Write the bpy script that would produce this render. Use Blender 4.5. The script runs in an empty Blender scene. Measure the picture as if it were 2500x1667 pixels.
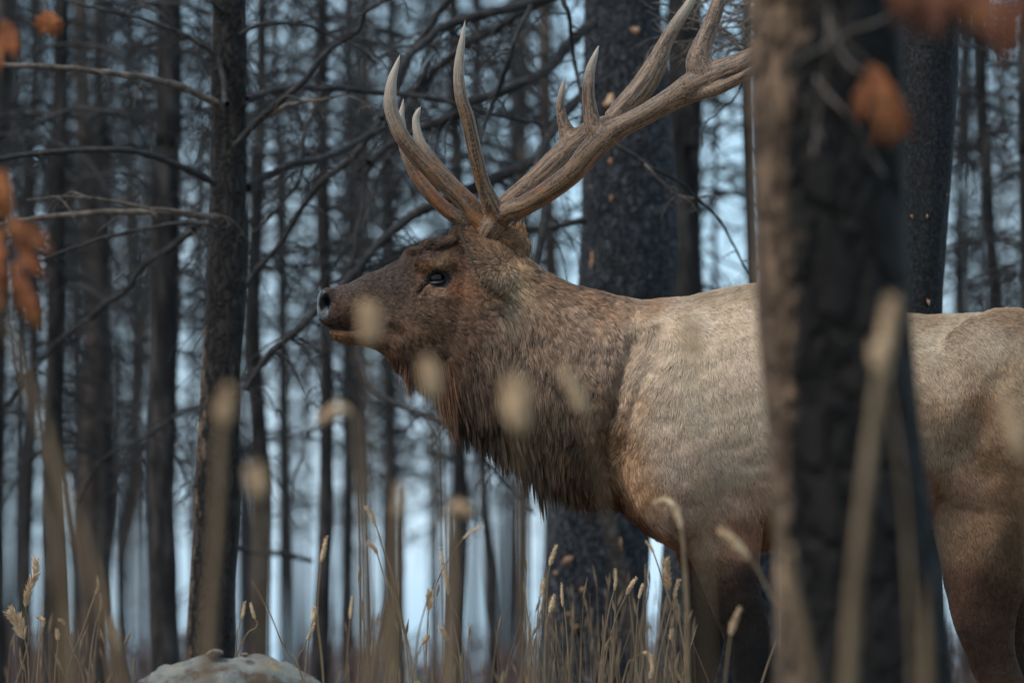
import bpy, math, random
import numpy as np
from mathutils import Vector
from mathutils.kdtree import KDTree
from mathutils.bvhtree import BVHTree

random.seed(7); RNG = np.random.default_rng(11)
sc = bpy.context.scene
COL = sc.collection
R = math.radians

# ------------------------------------------------------------------ camera, world, sun
FOCAL = 231.43; PITCH = R(2.9); CZ = 0.43
cam = bpy.data.cameras.new('camera'); cam_o = bpy.data.objects.new('camera', cam); COL.objects.link(cam_o)
cam.lens = FOCAL; cam.sensor_width = 36; cam.clip_start = 0.1; cam.clip_end = 6000
cam_o.location = (0, 0, CZ); cam_o.rotation_euler = (R(90) + PITCH, 0, 0)
cam.dof.use_dof = True; cam.dof.focus_distance = 17.92; cam.dof.aperture_fstop = 3.6
sc.camera = cam_o

w = bpy.data.worlds.new('World'); sc.world = w; w.use_nodes = True
nt = w.node_tree; bgn = nt.nodes['Background']
sky = nt.nodes.new('ShaderNodeTexSky'); sky.sky_type = 'NISHITA'; sky.sun_disc = False
SUN_EL, SUN_AZ = R(52), R(240)
sky.sun_elevation = SUN_EL; sky.sun_rotation = SUN_AZ
sky.air_density = 1.0; sky.dust_density = 1.5; sky.ozone_density = 1.5
# thin overcast: cloud patches mixed over the clear sky
tc = nt.nodes.new('ShaderNodeTexCoord'); mp = nt.nodes.new('ShaderNodeMapping'); mp.inputs['Scale'].default_value = (2.2, 2.2, 5)
nz = nt.nodes.new('ShaderNodeTexNoise'); nz.inputs['Scale'].default_value = 2.5; nz.inputs['Detail'].default_value = 5
rp = nt.nodes.new('ShaderNodeValToRGB')
rp.color_ramp.elements[0].position = 0.3; rp.color_ramp.elements[0].color = (2.0, 3.4, 4.6, 1)
rp.color_ramp.elements[1].position = 0.72; rp.color_ramp.elements[1].color = (5.2, 6.6, 7.8, 1)
mx = nt.nodes.new('ShaderNodeMixRGB'); mx.inputs[0].default_value = 0.8
nt.links.new(tc.outputs['Generated'], mp.inputs[0]); nt.links.new(mp.outputs[0], nz.inputs[0])
nt.links.new(nz.outputs['Fac'], rp.inputs[0]); nt.links.new(sky.outputs[0], mx.inputs[1]); nt.links.new(rp.outputs[0], mx.inputs[2])
sx = nt.nodes.new('ShaderNodeSeparateXYZ'); nt.links.new(tc.outputs['Generated'], sx.inputs[0])
hr = nt.nodes.new('ShaderNodeMapRange'); hr.inputs['From Min'].default_value = 0; hr.inputs['From Max'].default_value = .45; hr.inputs['To Min'].default_value = 1.42; hr.inputs['To Max'].default_value = 1.0; hr.interpolation_type = 'SMOOTHSTEP'
nt.links.new(sx.outputs['Z'], hr.inputs[0])
mh = nt.nodes.new('ShaderNodeVectorMath'); mh.operation = 'SCALE'; nt.links.new(mx.outputs[0], mh.inputs[0]); nt.links.new(hr.outputs[0], mh.inputs['Scale'])
nt.links.new(mh.outputs[0], bgn.inputs['Color']); bgn.inputs['Strength'].default_value = 0.09
sl = bpy.data.lights.new('sun', 'SUN'); so = bpy.data.objects.new('sun', sl); COL.objects.link(so)
sl.energy = 1.5; sl.angle = R(16); sl.color = (1.0, 0.93, 0.84)
sun_dir = Vector((math.sin(SUN_AZ) * math.cos(SUN_EL), math.cos(SUN_AZ) * math.cos(SUN_EL), math.sin(SUN_EL)))
so.rotation_euler = sun_dir.to_track_quat('Z', 'Y').to_euler()
sc.view_settings.view_transform = 'Standard'; sc.view_settings.look = 'None'
sc.view_settings.exposure = 0.72; sc.view_settings.gamma = 1
sc.render.engine = 'CYCLES'
sc.cycles.use_denoising = True
sc.cycles.max_bounces = 6; sc.cycles.diffuse_bounces = 3; sc.cycles.transparent_max_bounces = 8

# ------------------------------------------------------------------ photo pixel <-> world
K = 36 / FOCAL / 2500
CT, ST = math.cos(PITCH), math.sin(PITCH)
def P(px, py, Y):
    px = np.asarray(px, float); py = np.asarray(py, float); Y = np.asarray(Y, float)
    a = (px - 1250) * K; b = (833.5 - py) * K
    dy = CT - b * ST; dz = ST + b * CT; s = Y / dy
    return np.stack([a * s, Y + 0 * s, CZ + dz * s], -1)
def toPx(v):
    z = v[..., 2] - CZ
    f = v[..., 1] * CT + z * ST; u = -v[..., 1] * ST + z * CT
    return 1250 + v[..., 0] / f / K, 833.5 - u / f / K
def mpp(Y): return K * Y

def ground_z(y):
    y = np.asarray(y, float)
    return np.where(y < 16, -(16 - y) * 0.04, np.where(y < 20, 0, -(y - 20) * 0.035 - np.clip(y - 80, 0, 400) * 0.03))

# ------------------------------------------------------------------ noise
def _h(i, j, k, s):
    n = (i * 374761393 + j * 668265263 + k * 2147483647 + s * 1274126177) & 0xffffffff
    n = ((n ^ (n >> 13)) * 1274126177) & 0xffffffff
    return ((n ^ (n >> 16)) & 0xffff) / 65535.0
def vnoise(p, seed=0):
    p = np.asarray(p, float); f = np.floor(p).astype(np.int64); t = p - f; t = t * t * (3 - 2 * t)
    r = 0
    for dx in (0, 1):
        for dy in (0, 1):
            for dz in (0, 1):
                wgt = (t[..., 0] if dx else 1 - t[..., 0]) * (t[..., 1] if dy else 1 - t[..., 1]) * (t[..., 2] if dz else 1 - t[..., 2])
                r = r + wgt * _h(f[..., 0] + dx, f[..., 1] + dy, f[..., 2] + dz, seed)
    return r * 2 - 1
def fbm(p, o=3, seed=0):
    p = np.asarray(p, float); a, s, r = 1.0, 0.0, 0
    for i in range(o):
        r = r + a * vnoise(p * 2 ** i, seed + i); s += a; a *= .5
    return r / s

# ------------------------------------------------------------------ object helpers
def link(o, parent=None):
    COL.objects.link(o)
    if parent is not None: o.parent = parent
    return o
def tag(o, label=None, cat=None, group=None, kind=None):
    if label: o['label'] = label
    if cat: o['category'] = cat
    if group: o['group'] = group
    if kind: o['kind'] = kind
    return o
def thing(name, label, cat, loc=(0, 0, 0), group=None):
    o = bpy.data.objects.new(name, None); o.location = [float(c) for c in loc]; COL.objects.link(o); o.empty_display_size = .1
    return tag(o, label, cat, group)
def mesh_obj(name, V, F, mat, parent=None, smooth=True, attrs=None):
    V = np.asarray(V, float)
    if parent is not None: V = V - np.array(parent_loc(parent))
    me = bpy.data.meshes.new(name)
    F = np.asarray(F)
    me.vertices.add(len(V)); me.vertices.foreach_set('co', V.astype(np.float32).ravel())
    n = F.shape[1]
    me.loops.add(F.size); me.loops.foreach_set('vertex_index', F.astype(np.int32).ravel())
    me.polygons.add(len(F)); me.polygons.foreach_set('loop_start', np.arange(0, F.size, n, dtype=np.int32))
    me.update(calc_edges=True); me.validate()
    if smooth: me.polygons.foreach_set('use_smooth', [True] * len(me.polygons))
    if attrs:
        for k, a in attrs.items():
            a = np.asarray(a, np.float32)
            if a.ndim == 1:
                at = me.attributes.new(k, 'FLOAT', 'POINT'); at.data.foreach_set('value', a)
            else:
                at = me.attributes.new(k, 'FLOAT_COLOR', 'POINT')
                at.data.foreach_set('color', np.concatenate([a, np.ones((len(a), 1), np.float32)], 1).ravel())
    me.materials.append(mat)
    return link(bpy.data.objects.new(name, me), parent)
def parent_loc(p):
    l = np.zeros(3)
    while p is not None: l += np.array(p.location); p = p.parent
    return l

def catmull(pts, n=6):
    pts = np.asarray(pts, float)
    if len(pts) < 3:
        t = np.linspace(0, 1, n + 1)[:, None]; return pts[0] * (1 - t) + pts[-1] * t
    q = np.vstack([2 * pts[0] - pts[1], pts, 2 * pts[-1] - pts[-2]]); out = []
    for i in range(1, len(q) - 2):
        p0, p1, p2, p3 = q[i - 1:i + 3]
        for t in np.arange(n) / n:
            out.append(.5 * (2 * p1 + (p2 - p0) * t + (2 * p0 - 5 * p1 + 4 * p2 - p3) * t * t + (3 * p1 - p0 - 3 * p2 + p3) * t ** 3))
    out.append(pts[-1]); return np.array(out)

def tube(path, rad, n=8, rough=0, seed=0, cap=True, flat=1.0):
    """swept tube; returns verts, quad faces, (angle, s) per vert"""
    path = np.asarray(path, float); m = len(path); rad = np.broadcast_to(np.asarray(rad, float), (m,))
    tan = np.gradient(path, axis=0); tan /= np.linalg.norm(tan, axis=1)[:, None] + 1e-12
    up = np.array([0, 1, 0.]) if abs(tan[0][1]) < .9 else np.array([1., 0, 0])
    N = np.zeros_like(path); n0 = up - tan[0] * (up @ tan[0]); N[0] = n0 / np.linalg.norm(n0)
    for i in range(1, m):
        v = N[i - 1] - tan[i] * (N[i - 1] @ tan[i]); N[i] = v / (np.linalg.norm(v) + 1e-12)
    B = np.cross(tan, N); a = np.arange(n) / n * 2 * np.pi
    V = path[:, None] + rad[:, None, None] * (N[:, None] * np.cos(a)[None, :, None] * flat + B[:, None] * np.sin(a)[None, :, None])
    if rough:
        s = np.concatenate([[0], np.cumsum(np.linalg.norm(np.diff(path, axis=0), axis=1))])
        nn = np.stack(np.broadcast_arrays(np.cos(a)[None, :] * 2.2, np.sin(a)[None, :] * 2.2, s[:, None] / (rad.max() * 2 + 1e-6)), -1)
        V = path[:, None] + (V - path[:, None]) * (1 + rough * fbm(nn + seed, 3, seed))[..., None]
    V = V.reshape(-1, 3)
    i = np.arange(m - 1)[:, None] * n; j = np.arange(n)[None, :]; jn = (j + 1) % n
    F = np.stack([i + j, i + jn, i + n + jn, i + n + j], -1).reshape(-1, 4)
    return V, F
class MB:
    def __init__(s): s.V = []; s.F = []; s.n = 0; s.A = []
    def add(s, V, F, a=0.0):
        s.V.append(V); s.F.append(np.asarray(F) + s.n); s.n += len(V); s.A.append(np.full(len(V), a))
    def tube(s, path, rad, n=6, a=0.0, **k):
        V, F = tube(path, rad, n, **k); s.add(V, F, a)
    def build(s, name, mat, parent=None, smooth=True):
        return mesh_obj(name, np.vstack(s.V), np.vstack(s.F), mat, parent, smooth, {'tint': np.concatenate(s.A)})

# ------------------------------------------------------------------ materials
def lin(c): return tuple(((x / 255) / 12.92 if x / 255 <= .04045 else ((x / 255 + .055) / 1.055) ** 2.4) for x in c)
def new_mat(name):
    m = bpy.data.materials.new(name); m.use_nodes = True
    return m, m.node_tree, m.node_tree.nodes['Principled BSDF']
def ramp(nt, stops):
    r = nt.nodes.new('ShaderNodeValToRGB'); cr = r.color_ramp
    while len(cr.elements) > 1: cr.elements.remove(cr.elements[-1])
    cr.elements[0].position = stops[0][0]; cr.elements[0].color = (*stops[0][1], 1)
    for p, c in stops[1:]:
        e = cr.elements.new(p); e.color = (*c, 1)
    return r
def noise_mat(name, stops, scale=(8, 8, 8), detail=6, rough=.8, bump=.4, dist=.01, spec=.3, attr=None):
    m, nt, b = new_mat(name)
    tc = nt.nodes.new('ShaderNodeTexCoord'); mp = nt.nodes.new('ShaderNodeMapping'); mp.inputs['Scale'].default_value = scale
    n = nt.nodes.new('ShaderNodeTexNoise'); n.inputs['Scale'].default_value = 1; n.inputs['Detail'].default_value = detail; n.inputs['Roughness'].default_value = .65
    r = ramp(nt, stops)
    nt.links.new(tc.outputs['Object'], mp.inputs[0]); nt.links.new(mp.outputs[0], n.inputs[0]); nt.links.new(n.outputs['Fac'], r.inputs[0])
    nt.links.new(r.outputs[0], b.inputs['Base Color']); b.inputs['Roughness'].default_value = rough; b.inputs['Specular IOR Level'].default_value = spec
    bp = nt.nodes.new('ShaderNodeBump'); bp.inputs['Strength'].default_value = bump; bp.inputs['Distance'].default_value = dist
    nt.links.new(n.outputs['Fac'], bp.inputs['Height']); nt.links.new(bp.outputs[0], b.inputs['Normal'])
    return m

def bark_mat(name, plate=26, char=(.012, .011, .011), ash=(.052, .050, .050), brown=(.16, .10, .065), stretch=.4, flake=.68, speck=None):
    """charred bark: cracked plates, ash dust on them, unburnt brown where the 'tint' attribute asks and in small flakes"""
    m, nt, b = new_mat(name); L = nt.links.new
    tc = nt.nodes.new('ShaderNodeTexCoord'); mp = nt.nodes.new('ShaderNodeMapping'); mp.inputs['Scale'].default_value = (1, 1, stretch)
    L(tc.outputs['Object'], mp.inputs[0])
    nw = nt.nodes.new('ShaderNodeTexNoise'); nw.inputs['Scale'].default_value = plate * .8; nw.inputs['Detail'].default_value = 4
    L(mp.outputs[0], nw.inputs[0])
    mixv = nt.nodes.new('ShaderNodeMixRGB'); mixv.blend_type = 'LINEAR_LIGHT'; mixv.inputs[0].default_value = .07
    L(mp.outputs[0], mixv.inputs[1]); L(nw.outputs['Color'], mixv.inputs[2])
    vo = nt.nodes.new('ShaderNodeTexVoronoi'); vo.feature = 'DISTANCE_TO_EDGE'; vo.inputs['Scale'].default_value = plate
    L(mixv.outputs[0], vo.inputs['Vector'])
    n1 = nt.nodes.new('ShaderNodeTexNoise'); n1.inputs['Scale'].default_value = plate * 1.6; n1.inputs['Detail'].default_value = 8; n1.inputs['Roughness'].default_value = .7
    L(mp.outputs[0], n1.inputs[0])
    r1 = ramp(nt, [(.35, char), (.52, tuple(.45 * a + .55 * c for a, c in zip(ash, char))), (.68, ash)]); L(n1.outputs['Fac'], r1.inputs[0])
    # brown mask
    n2 = nt.nodes.new('ShaderNodeTexNoise'); n2.inputs['Scale'].default_value = plate * .35; n2.inputs['Detail'].default_value = 6; n2.inputs['Roughness'].default_value = .7
    L(mp.outputs[0], n2.inputs[0])
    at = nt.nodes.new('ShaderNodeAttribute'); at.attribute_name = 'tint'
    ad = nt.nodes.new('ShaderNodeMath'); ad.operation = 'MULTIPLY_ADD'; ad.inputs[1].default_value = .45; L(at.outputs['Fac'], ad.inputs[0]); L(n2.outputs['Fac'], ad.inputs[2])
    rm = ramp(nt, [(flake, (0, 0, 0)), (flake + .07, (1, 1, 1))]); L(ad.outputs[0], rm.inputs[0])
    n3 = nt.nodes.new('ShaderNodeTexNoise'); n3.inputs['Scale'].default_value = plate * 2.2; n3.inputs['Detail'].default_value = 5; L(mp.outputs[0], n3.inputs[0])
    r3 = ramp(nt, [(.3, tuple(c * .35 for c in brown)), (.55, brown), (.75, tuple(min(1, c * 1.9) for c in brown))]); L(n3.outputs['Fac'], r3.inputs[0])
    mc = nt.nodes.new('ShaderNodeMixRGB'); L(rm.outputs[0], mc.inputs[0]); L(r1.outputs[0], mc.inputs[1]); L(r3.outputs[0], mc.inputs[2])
    if speck:
        ns = nt.nodes.new('ShaderNodeTexNoise'); ns.inputs['Scale'].default_value = plate * 1.1; ns.inputs['Detail'].default_value = 3; L(tc.outputs['Object'], ns.inputs[0])
        rs = ramp(nt, [(.66, (0, 0, 0)), (.70, (1, 1, 1))]); L(ns.outputs['Fac'], rs.inputs[0]); ms = nt.nodes.new('ShaderNodeMixRGB'); L(rs.outputs[0], ms.inputs[0]); L(mc.outputs[0], ms.inputs[1]); ms.inputs[2].default_value = (*speck, 1); mc = ms
    rc = ramp(nt, [(.0, (.5, .5, .5)), (.10, (1, 1, 1))]); L(vo.outputs['Distance'], rc.inputs[0])
    mm = nt.nodes.new('ShaderNodeMixRGB'); mm.blend_type = 'MULTIPLY'; mm.inputs[0].default_value = 1; L(mc.outputs[0], mm.inputs[1]); L(rc.outputs[0], mm.inputs[2])
    L(mm.outputs[0], b.inputs['Base Color']); b.inputs['Roughness'].default_value = .7; b.inputs['Specular IOR Level'].default_value = .18
    rb = ramp(nt, [(0, (0, 0, 0)), (.18, (1, 1, 1))]); L(vo.outputs['Distance'], rb.inputs[0])
    hs = nt.nodes.new('ShaderNodeMath'); hs.operation = 'MULTIPLY_ADD'; hs.inputs[1].default_value = .8; L(n1.outputs['Fac'], hs.inputs[0]); L(rb.outputs[0], hs.inputs[2])
    bp = nt.nodes.new('ShaderNodeBump'); bp.inputs['Strength'].default_value = 1; bp.inputs['Distance'].default_value = .35 / plate; L(hs.outputs[0], bp.inputs['Height']); L(bp.outputs[0], b.inputs['Normal'])
    return m

M = {}
M['char'] = bark_mat('charred_bark')
M['char_near'] = bark_mat('charred_bark_mottled', plate=30, char=(.018, .014, .012), ash=(.052, .045, .041), brown=(.19, .13, .09), stretch=.35)
M['char_front'] = bark_mat('charred_bark_rugged', plate=15, char=(.009, .0075, .0065), ash=(.026, .022, .020), brown=(.20, .125, .078), stretch=.5, flake=.66)
M['char_fine'] = bark_mat('charred_bark_scaly', plate=62, ash=(.075, .075, .078), brown=(.3, .19, .11), stretch=.7, flake=.73)
M['char_big'] = bark_mat('charred_bark_plated', plate=27, char=(.010, .012, .016), ash=(.095, .096, .104), brown=(.33, .19, .11), stretch=.6, flake=.74, speck=(.15, .15, .16))
M['far_bark'] = noise_mat('scorched_bark', [(.34, (.010, .009, .009)), (.5, (.026, .023, .022)), (.68, (.085, .072, .064))], (16, 16, 4), bump=.8, spec=.12)
M['far_brown'] = noise_mat('dry_brown_bark', [(.34, (.022, .018, .016)), (.5, (.062, .046, .038)), (.68, (.13, .10, .08))], (16, 16, 4), bump=.8, spec=.12)
M['twig'] = noise_mat('burnt_twig', [(.3, (.012, .011, .011)), (.55, (.032, .029, .029)), (.75, (.085, .072, .062))], (30, 30, 30), bump=.5, dist=.004)
M['twig_pale'] = noise_mat('weathered_twig', [(.3, (.035, .027, .022)), (.5, (.12, .09, .07)), (.72, (.22, .18, .15))], (26, 26, 26), bump=.6, dist=.004)
M['twig_far'] = noise_mat('grey_twig', [(.3, (.014, .013, .014)), (.7, (.042, .039, .038))], (10, 10, 10), bump=0)
M['dark_leaf'] = noise_mat('dark_rust_leaf', [(.3, (.05, .018, .010)), (.55, (.15, .048, .020)), (.75, (.26, .12, .04))], (25, 25, 25), rough=.75, bump=.3, dist=.003)
M['straw'] = noise_mat('dry_straw', [(.3, (.38, .23, .13)), (.55, (.62, .43, .26)), (.75, (.70, .54, .36))], (40, 40, 8), rough=.7, bump=.3, dist=.002)
M['straw_dull'] = noise_mat('dull_straw', [(.3, (.12, .076, .043)), (.55, (.215, .145, .085)), (.75, (.33, .24, .15))], (40, 40, 8), rough=.8, bump=.3, dist=.002)
M['stem_green'] = noise_mat('yellow_green_stem', [(.3, (.12, .11, .03)), (.7, (.3, .25, .09))], (40, 40, 8), rough=.7, bump=.2, dist=.002)
M['rust_leaf'] = noise_mat('rust_leaf', [(.3, (.11, .030, .012)), (.55, (.30, .095, .030)), (.75, (.42, .19, .06))], (25, 25, 25), rough=.7, bump=.3, dist=.003)
M['undergrowth'] = noise_mat('red_brown_brush', [(.3, (.05, .03, .028)), (.7, (.16, .10, .085))], (6, 6, 6), bump=0)
M['ground'] = noise_mat('burnt_ground', [(.3, (.03, .025, .02)), (.5, (.09, .07, .05)), (.7, (.2, .16, .11))], (3, 3, 3), bump=.8, dist=.05)
M['rock'] = noise_mat('lichen_rock', [(.32, (.04, .03, .022)), (.43, (.11, .08, .055)), (.5, (.17, .165, .15)), (.6, (.23, .225, .20)), (.72, (.28, .22, .13))], (9, 9, 12), detail=12, bump=1, dist=.03)
m, nt_, b = new_mat('clay_seam'); b.inputs['Base Color'].default_value = (.2, .12, .08, 1); b.inputs['Roughness'].default_value = .9; M['clay'] = m

# ------------------------------------------------------------------ ground
ys = np.concatenate([np.linspace(-40, 14, 30), np.linspace(14.5, 26, 40), np.linspace(28, 120, 40), np.array([150, 200, 300, 500, 900, 1600, 3000])])
xs = np.concatenate([[-3000, -900, -300, -120], np.linspace(-60, 60, 90), [120, 300, 900, 3000]])
XX, YY = np.meshgrid(xs, ys)
ZZ = ground_z(YY) + .05 * fbm(np.stack([XX * .5, YY * .5, 0 * XX], -1), 3, 3) * (np.abs(XX) < 100)
nx, ny = len(xs), len(ys)
i = np.arange(ny - 1)[:, None] * nx; j = np.arange(nx - 1)[None]
tag(mesh_obj('ground', np.stack([XX, YY, ZZ], -1).reshape(-1, 3), np.stack([i + j, i + j + 1, i + nx + j + 1, i + nx + j], -1).reshape(-1, 4), M['ground']), kind='structure')

# ------------------------------------------------------------------ trees
def limb(mb, pts, r0, r1, Y0, Y1=None, n=8, seed=0, rough=.15, twigs=0, tl=(60, 180), down=1.0, side=None, tr=2.2):
    """a branch traced as (px, py) points at distance Y; drooping side twigs grow off it"""
    Y1 = Y0 if Y1 is None else Y1
    pts = np.asarray(pts, float); c = catmull(pts, 7); m = len(c)
    tt = np.linspace(0, 1, m); Y = Y0 + (Y1 - Y0) * tt + .06 * np.sin(tt * 7 + seed)
    c = c + np.stack([fbm(np.stack([tt * 9, tt * 0 + seed, tt * 0], -1), 2, seed), fbm(np.stack([tt * 9, tt * 0 + seed + 9, tt * 0], -1), 2, seed)], -1) * min(4, r0)
    W = P(c[:, 0], c[:, 1], Y); rad = (r0 + (r1 - r0) * tt) * mpp(Y) * (1 + .12 * np.sin(np.arange(m) * 2.1 + seed))
    mb.tube(W, rad, n, rough=rough, seed=seed)
    rr = random.Random(seed * 31 + 5)
    for _ in range(twigs):
        k = rr.randrange(2, m - 1); droop(mb, W[k], rr, rr.uniform(*tl) * mpp(Y[k]), down, side, min(tr, rad[k] / mpp(Y[k]) * .6) * mpp(Y[k]))
def droop(mb, p, rr, L, down=1.0, side=None, r=.003, sub=2):
    s = side if side else rr.choice((-1, 1)); ang = rr.uniform(-.5, .5)
    d = np.array([s * rr.uniform(.5, 1), rr.uniform(-.5, .5), rr.uniform(-.1, .5)]); q = [p]; g = np.array([0, 0, -1.]) * rr.uniform(.2, .5) * down
    for i in range(6):
        d = d + g + np.array([rr.uniform(-.2, .2), rr.uniform(-.15, .15), rr.uniform(-.15, .15)]); d = d / np.linalg.norm(d)
        q.append(q[-1] + d * L / 6)
    q = np.array(q); c = catmull(q, 2); mb.tube(c, np.linspace(r, r * .3, len(c)), 4)
    if sub:
        for _ in range(rr.randint(1, 4)):
            k = rr.randrange(1, 6); droop(mb, q[k], rr, L * rr.uniform(.25, .5), down, None, r * .55, sub - 1)

def trunk_mesh(name, pts, Y, mat, parent, n=22, rough=.07, seed=0, tint=None, step=7):
    """pts: (px centre, py, full width px)"""
    pts = np.asarray(pts, float); c = catmull(pts, step); W = P(c[:, 0], c[:, 1], Y)
    m = len(W); rad = c[:, 2] / 2 * mpp(Y); tan = np.gradient(W, axis=0)
    V, F = tube(W[::-1], rad[::-1], n, rough=rough, seed=seed)
    a = np.zeros(len(V))
    if tint: a = tint(V)
    return mesh_obj(name, V, F, mat, parent, True, {'tint': a})
def base_py(Y, x=1250):
    z = float(ground_z(Y)) - .08
    return float(toPx(np.array([0, Y, z]))[1])
def top_py(Y, h): return float(toPx(np.array([0, Y, h]))[1])

# --- the dark tree left of the muzzle
Y = 21.2
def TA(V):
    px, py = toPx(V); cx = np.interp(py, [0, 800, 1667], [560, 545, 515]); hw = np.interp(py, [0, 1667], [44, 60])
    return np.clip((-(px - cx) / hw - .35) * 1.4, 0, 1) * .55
tA = thing('burnt_pine', 'dark scorched tree trunk with bare arching side branches, left of the elk\'s muzzle', 'tree', P(515, base_py(Y), Y))
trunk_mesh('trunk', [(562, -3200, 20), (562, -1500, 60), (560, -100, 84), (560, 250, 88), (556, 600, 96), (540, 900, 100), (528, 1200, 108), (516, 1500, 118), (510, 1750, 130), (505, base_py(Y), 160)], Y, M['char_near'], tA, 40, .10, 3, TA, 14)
LA = [
 ('d', [(575, 355), (639, 288), (690, 247), (739, 199), (769, 158), (805, 122), (843, 97), (879, 64), (897, 28), (933, 8), (975, -12)], 9, 4.5, 20.9, 20.6, 6),
 ('d', [(586, 84), (639, 62), (703, 57), (754, 64), (792, 79), (831, 99), (882, 120), (920, 158)], 6, 3, 21.1, 21.3, 8),
 ('d', [(600, 242), (665, 222), (728, 217), (818, 214), (907, 224), (1009, 237), (1111, 255), (1240, 285), (1330, 305)], 9, 5, 21.1, 21.6, 12),
 ('p', [(590, 330), (657, 283), (716, 255), (767, 245), (818, 240)], 6, 4, 21.0, 20.7, 4),
 ('p', [(525, 255), (510, 245), (434, 209), (357, 191), (255, 179), (153, 166), (0, 158), (-90, 150)], 10, 6, 21.0, 20.4, 3),
 ('d', [(525, 447), (510, 439), (434, 403), (357, 375), (255, 367), (102, 375), (0, 390), (-90, 410)], 10, 6, 21.0, 20.5, 3),
 ('p', [(525, 529), (510, 528), (408, 518), (255, 518), (153, 526), (51, 541), (-60, 560)], 9, 6, 21.0, 20.6, 4),
 ('p', [(470, 520), (434, 515), (332, 503), (230, 482), (138, 480), (60, 486)], 5, 3, 20.8, 20.4, 4),
 ('d', [(545, 561), (459, 543), (357, 559), (230, 587), (143, 617), (60, 660)], 5.5, 3, 21.0, 21.4, 5),
 ('d', [(556, 250), (551, 245), (541, 168), (510, 117), (434, 79), (357, 48), (214, 15), (120, -10)], 8, 4, 21.0, 21.2, 6),
 ('d', [(530, 160), (495, 100), (440, 90), (400, 40), (345, 10), (300, -30)], 5, 3, 21.3, 21.5, 4),
 ('d', [(601, 457), (662, 424), (713, 401), (780, 388), (831, 370), (880, 340), (940, 312)], 10, 7, 21.2, 21.9, 7),
 ('d', [(540, 30), (505, -10), (480, -60)], 7, 5, 21.1, 21.1, 0),
]
for k, (t, pts, r0, r1, a, b_, tw) in enumerate(LA):
    mb = MB(); limb(mb, pts, r0, r1, a, b_, 9, seed=k + 3, twigs=tw, tl=(40, 130)); mb.build('branch', M['twig_pale' if t == 'p' else 'twig'], tA)
mb = MB(); rr = random.Random(5)
for _ in range(60):
    py = rr.uniform(-80, 1300); droop(mb, P(np.interp(py, [0, 1600], [560, 515]), py, 21.2), rr, rr.uniform(60, 190) * mpp(21.2), 1.1, None, 2 * mpp(21.2))
mb.build('twigs', M['twig'], tA)

# --- the broad trunk behind the antlers, with long limbs drooping left
Y = 22.8
tC = thing('burnt_pine', 'broad charred trunk with orange bark flakes standing behind the antlers and neck', 'tree', P(1440, base_py(Y), Y))
trunk_mesh('trunk', [(1515, -2800, 120), (1515, -500, 170), (1520, 0, 190), (1530, 250, 216), (1536, 600, 244), (1505, 900, 232), (1465, 1250, 246), (1445, 1600, 262), (1435, base_py(Y), 330)], Y, M['char_big'], tC, 56, .09, 21, None, 16)
LC = [
 ([(1450, 60), (1396, 102), (1338, 170), (1253, 211), (1151, 250), (1119, 275), (1073, 298), (1030, 314), (960, 350), (900, 400)], 14, 9, 22.3, 21.9, 9),
 ([(1440, -30), (1350, -10), (1250, 18), (1150, 43), (1086, 64), (1047, 94), (1022, 117), (984, 150), (958, 212), (930, 290)], 14, 7, 22.3, 21.7, 10),
 ([(1450, -60), (1300, 14), (1200, 76), (1150, 102), (1111, 133), (1060, 178), (1035, 224), (1014, 250), (985, 330), (940, 400)], 12, 7, 22.4, 22.6, 8),
 ([(1450, 330), (1330, 385), (1200, 440), (1073, 495), (1022, 516), (984, 546), (933, 590), (887, 640), (830, 700), (772, 758), (729, 801), (693, 834), (652, 872), (601, 949)], 15, 8, 22.2, 21.9, 12),
 ([(1430, 540), (1330, 555), (1200, 560), (1120, 570), (1047, 587), (996, 608), (950, 636), (920, 651), (869, 666), (805, 694)], 9, 4, 22.5, 22.0, 6),
 ([(1450, 200), (1340, 330), (1310, 430), (1330, 520), (1310, 640), (1322, 720)], 12, 9, 22.2, 21.6, 5),
]
for k, (pts, r0, r1, a, b_, tw) in enumerate(LC):
    mb = MB(); limb(mb, pts, r0, r1, a, b_, 10, seed=k + 40, twigs=tw * 2, tl=(60, 230), side=-1 if k % 2 == 0 else None, down=1.2, tr=3); mb.build('branch', M['twig'], tC)
LC2 = [
 [(1100, -10), (1060, 50), (1010, 120), (985, 180), (960, 230), (930, 290), (870, 370), (831, 409), (792, 439), (754, 483), (723, 529), (698, 574), (665, 618), (626, 661), (601, 700)],
 [(790, 200), (769, 268), (746, 319), (741, 350), (739, 393), (729, 437), (693, 493), (652, 539), (614, 574)],
 [(1295, 15), (1263, 85), (1236, 163), (1209, 238), (1181, 306), (1165, 380)],
 [(1372, -5), (1392, 34), (1396, 102), (1406, 170), (1420, 272), (1415, 350)],
 [(1050, 150), (960, 330), (900, 420), (880, 520), (860, 620), (850, 720)],
 [(1010, 300), (930, 420), (905, 500), (880, 560), (820, 640), (790, 700)],
 [(940, 300), (950, 380), (1000, 450), (1022, 520)],
]
sap = thing('fallen_branch', 'tangle of long dark curved branches hanging between the left tree and the antlers', 'branch', P(1000, -40, 22))
for k, pts in enumerate(LC2):
    mb = MB(); limb(mb, pts, [9, 5, 7, 6, 7, 5, 4][k], [7, 3, 5, 4, 3, 3, 2][k], [22.0, 21.6, 20.6, 20.8, 22.6, 23, 22.4][k], None, 9, seed=k + 70, twigs=10, tl=(50, 170), tr=2.6); mb.build('branch', M['twig'], sap)
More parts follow.
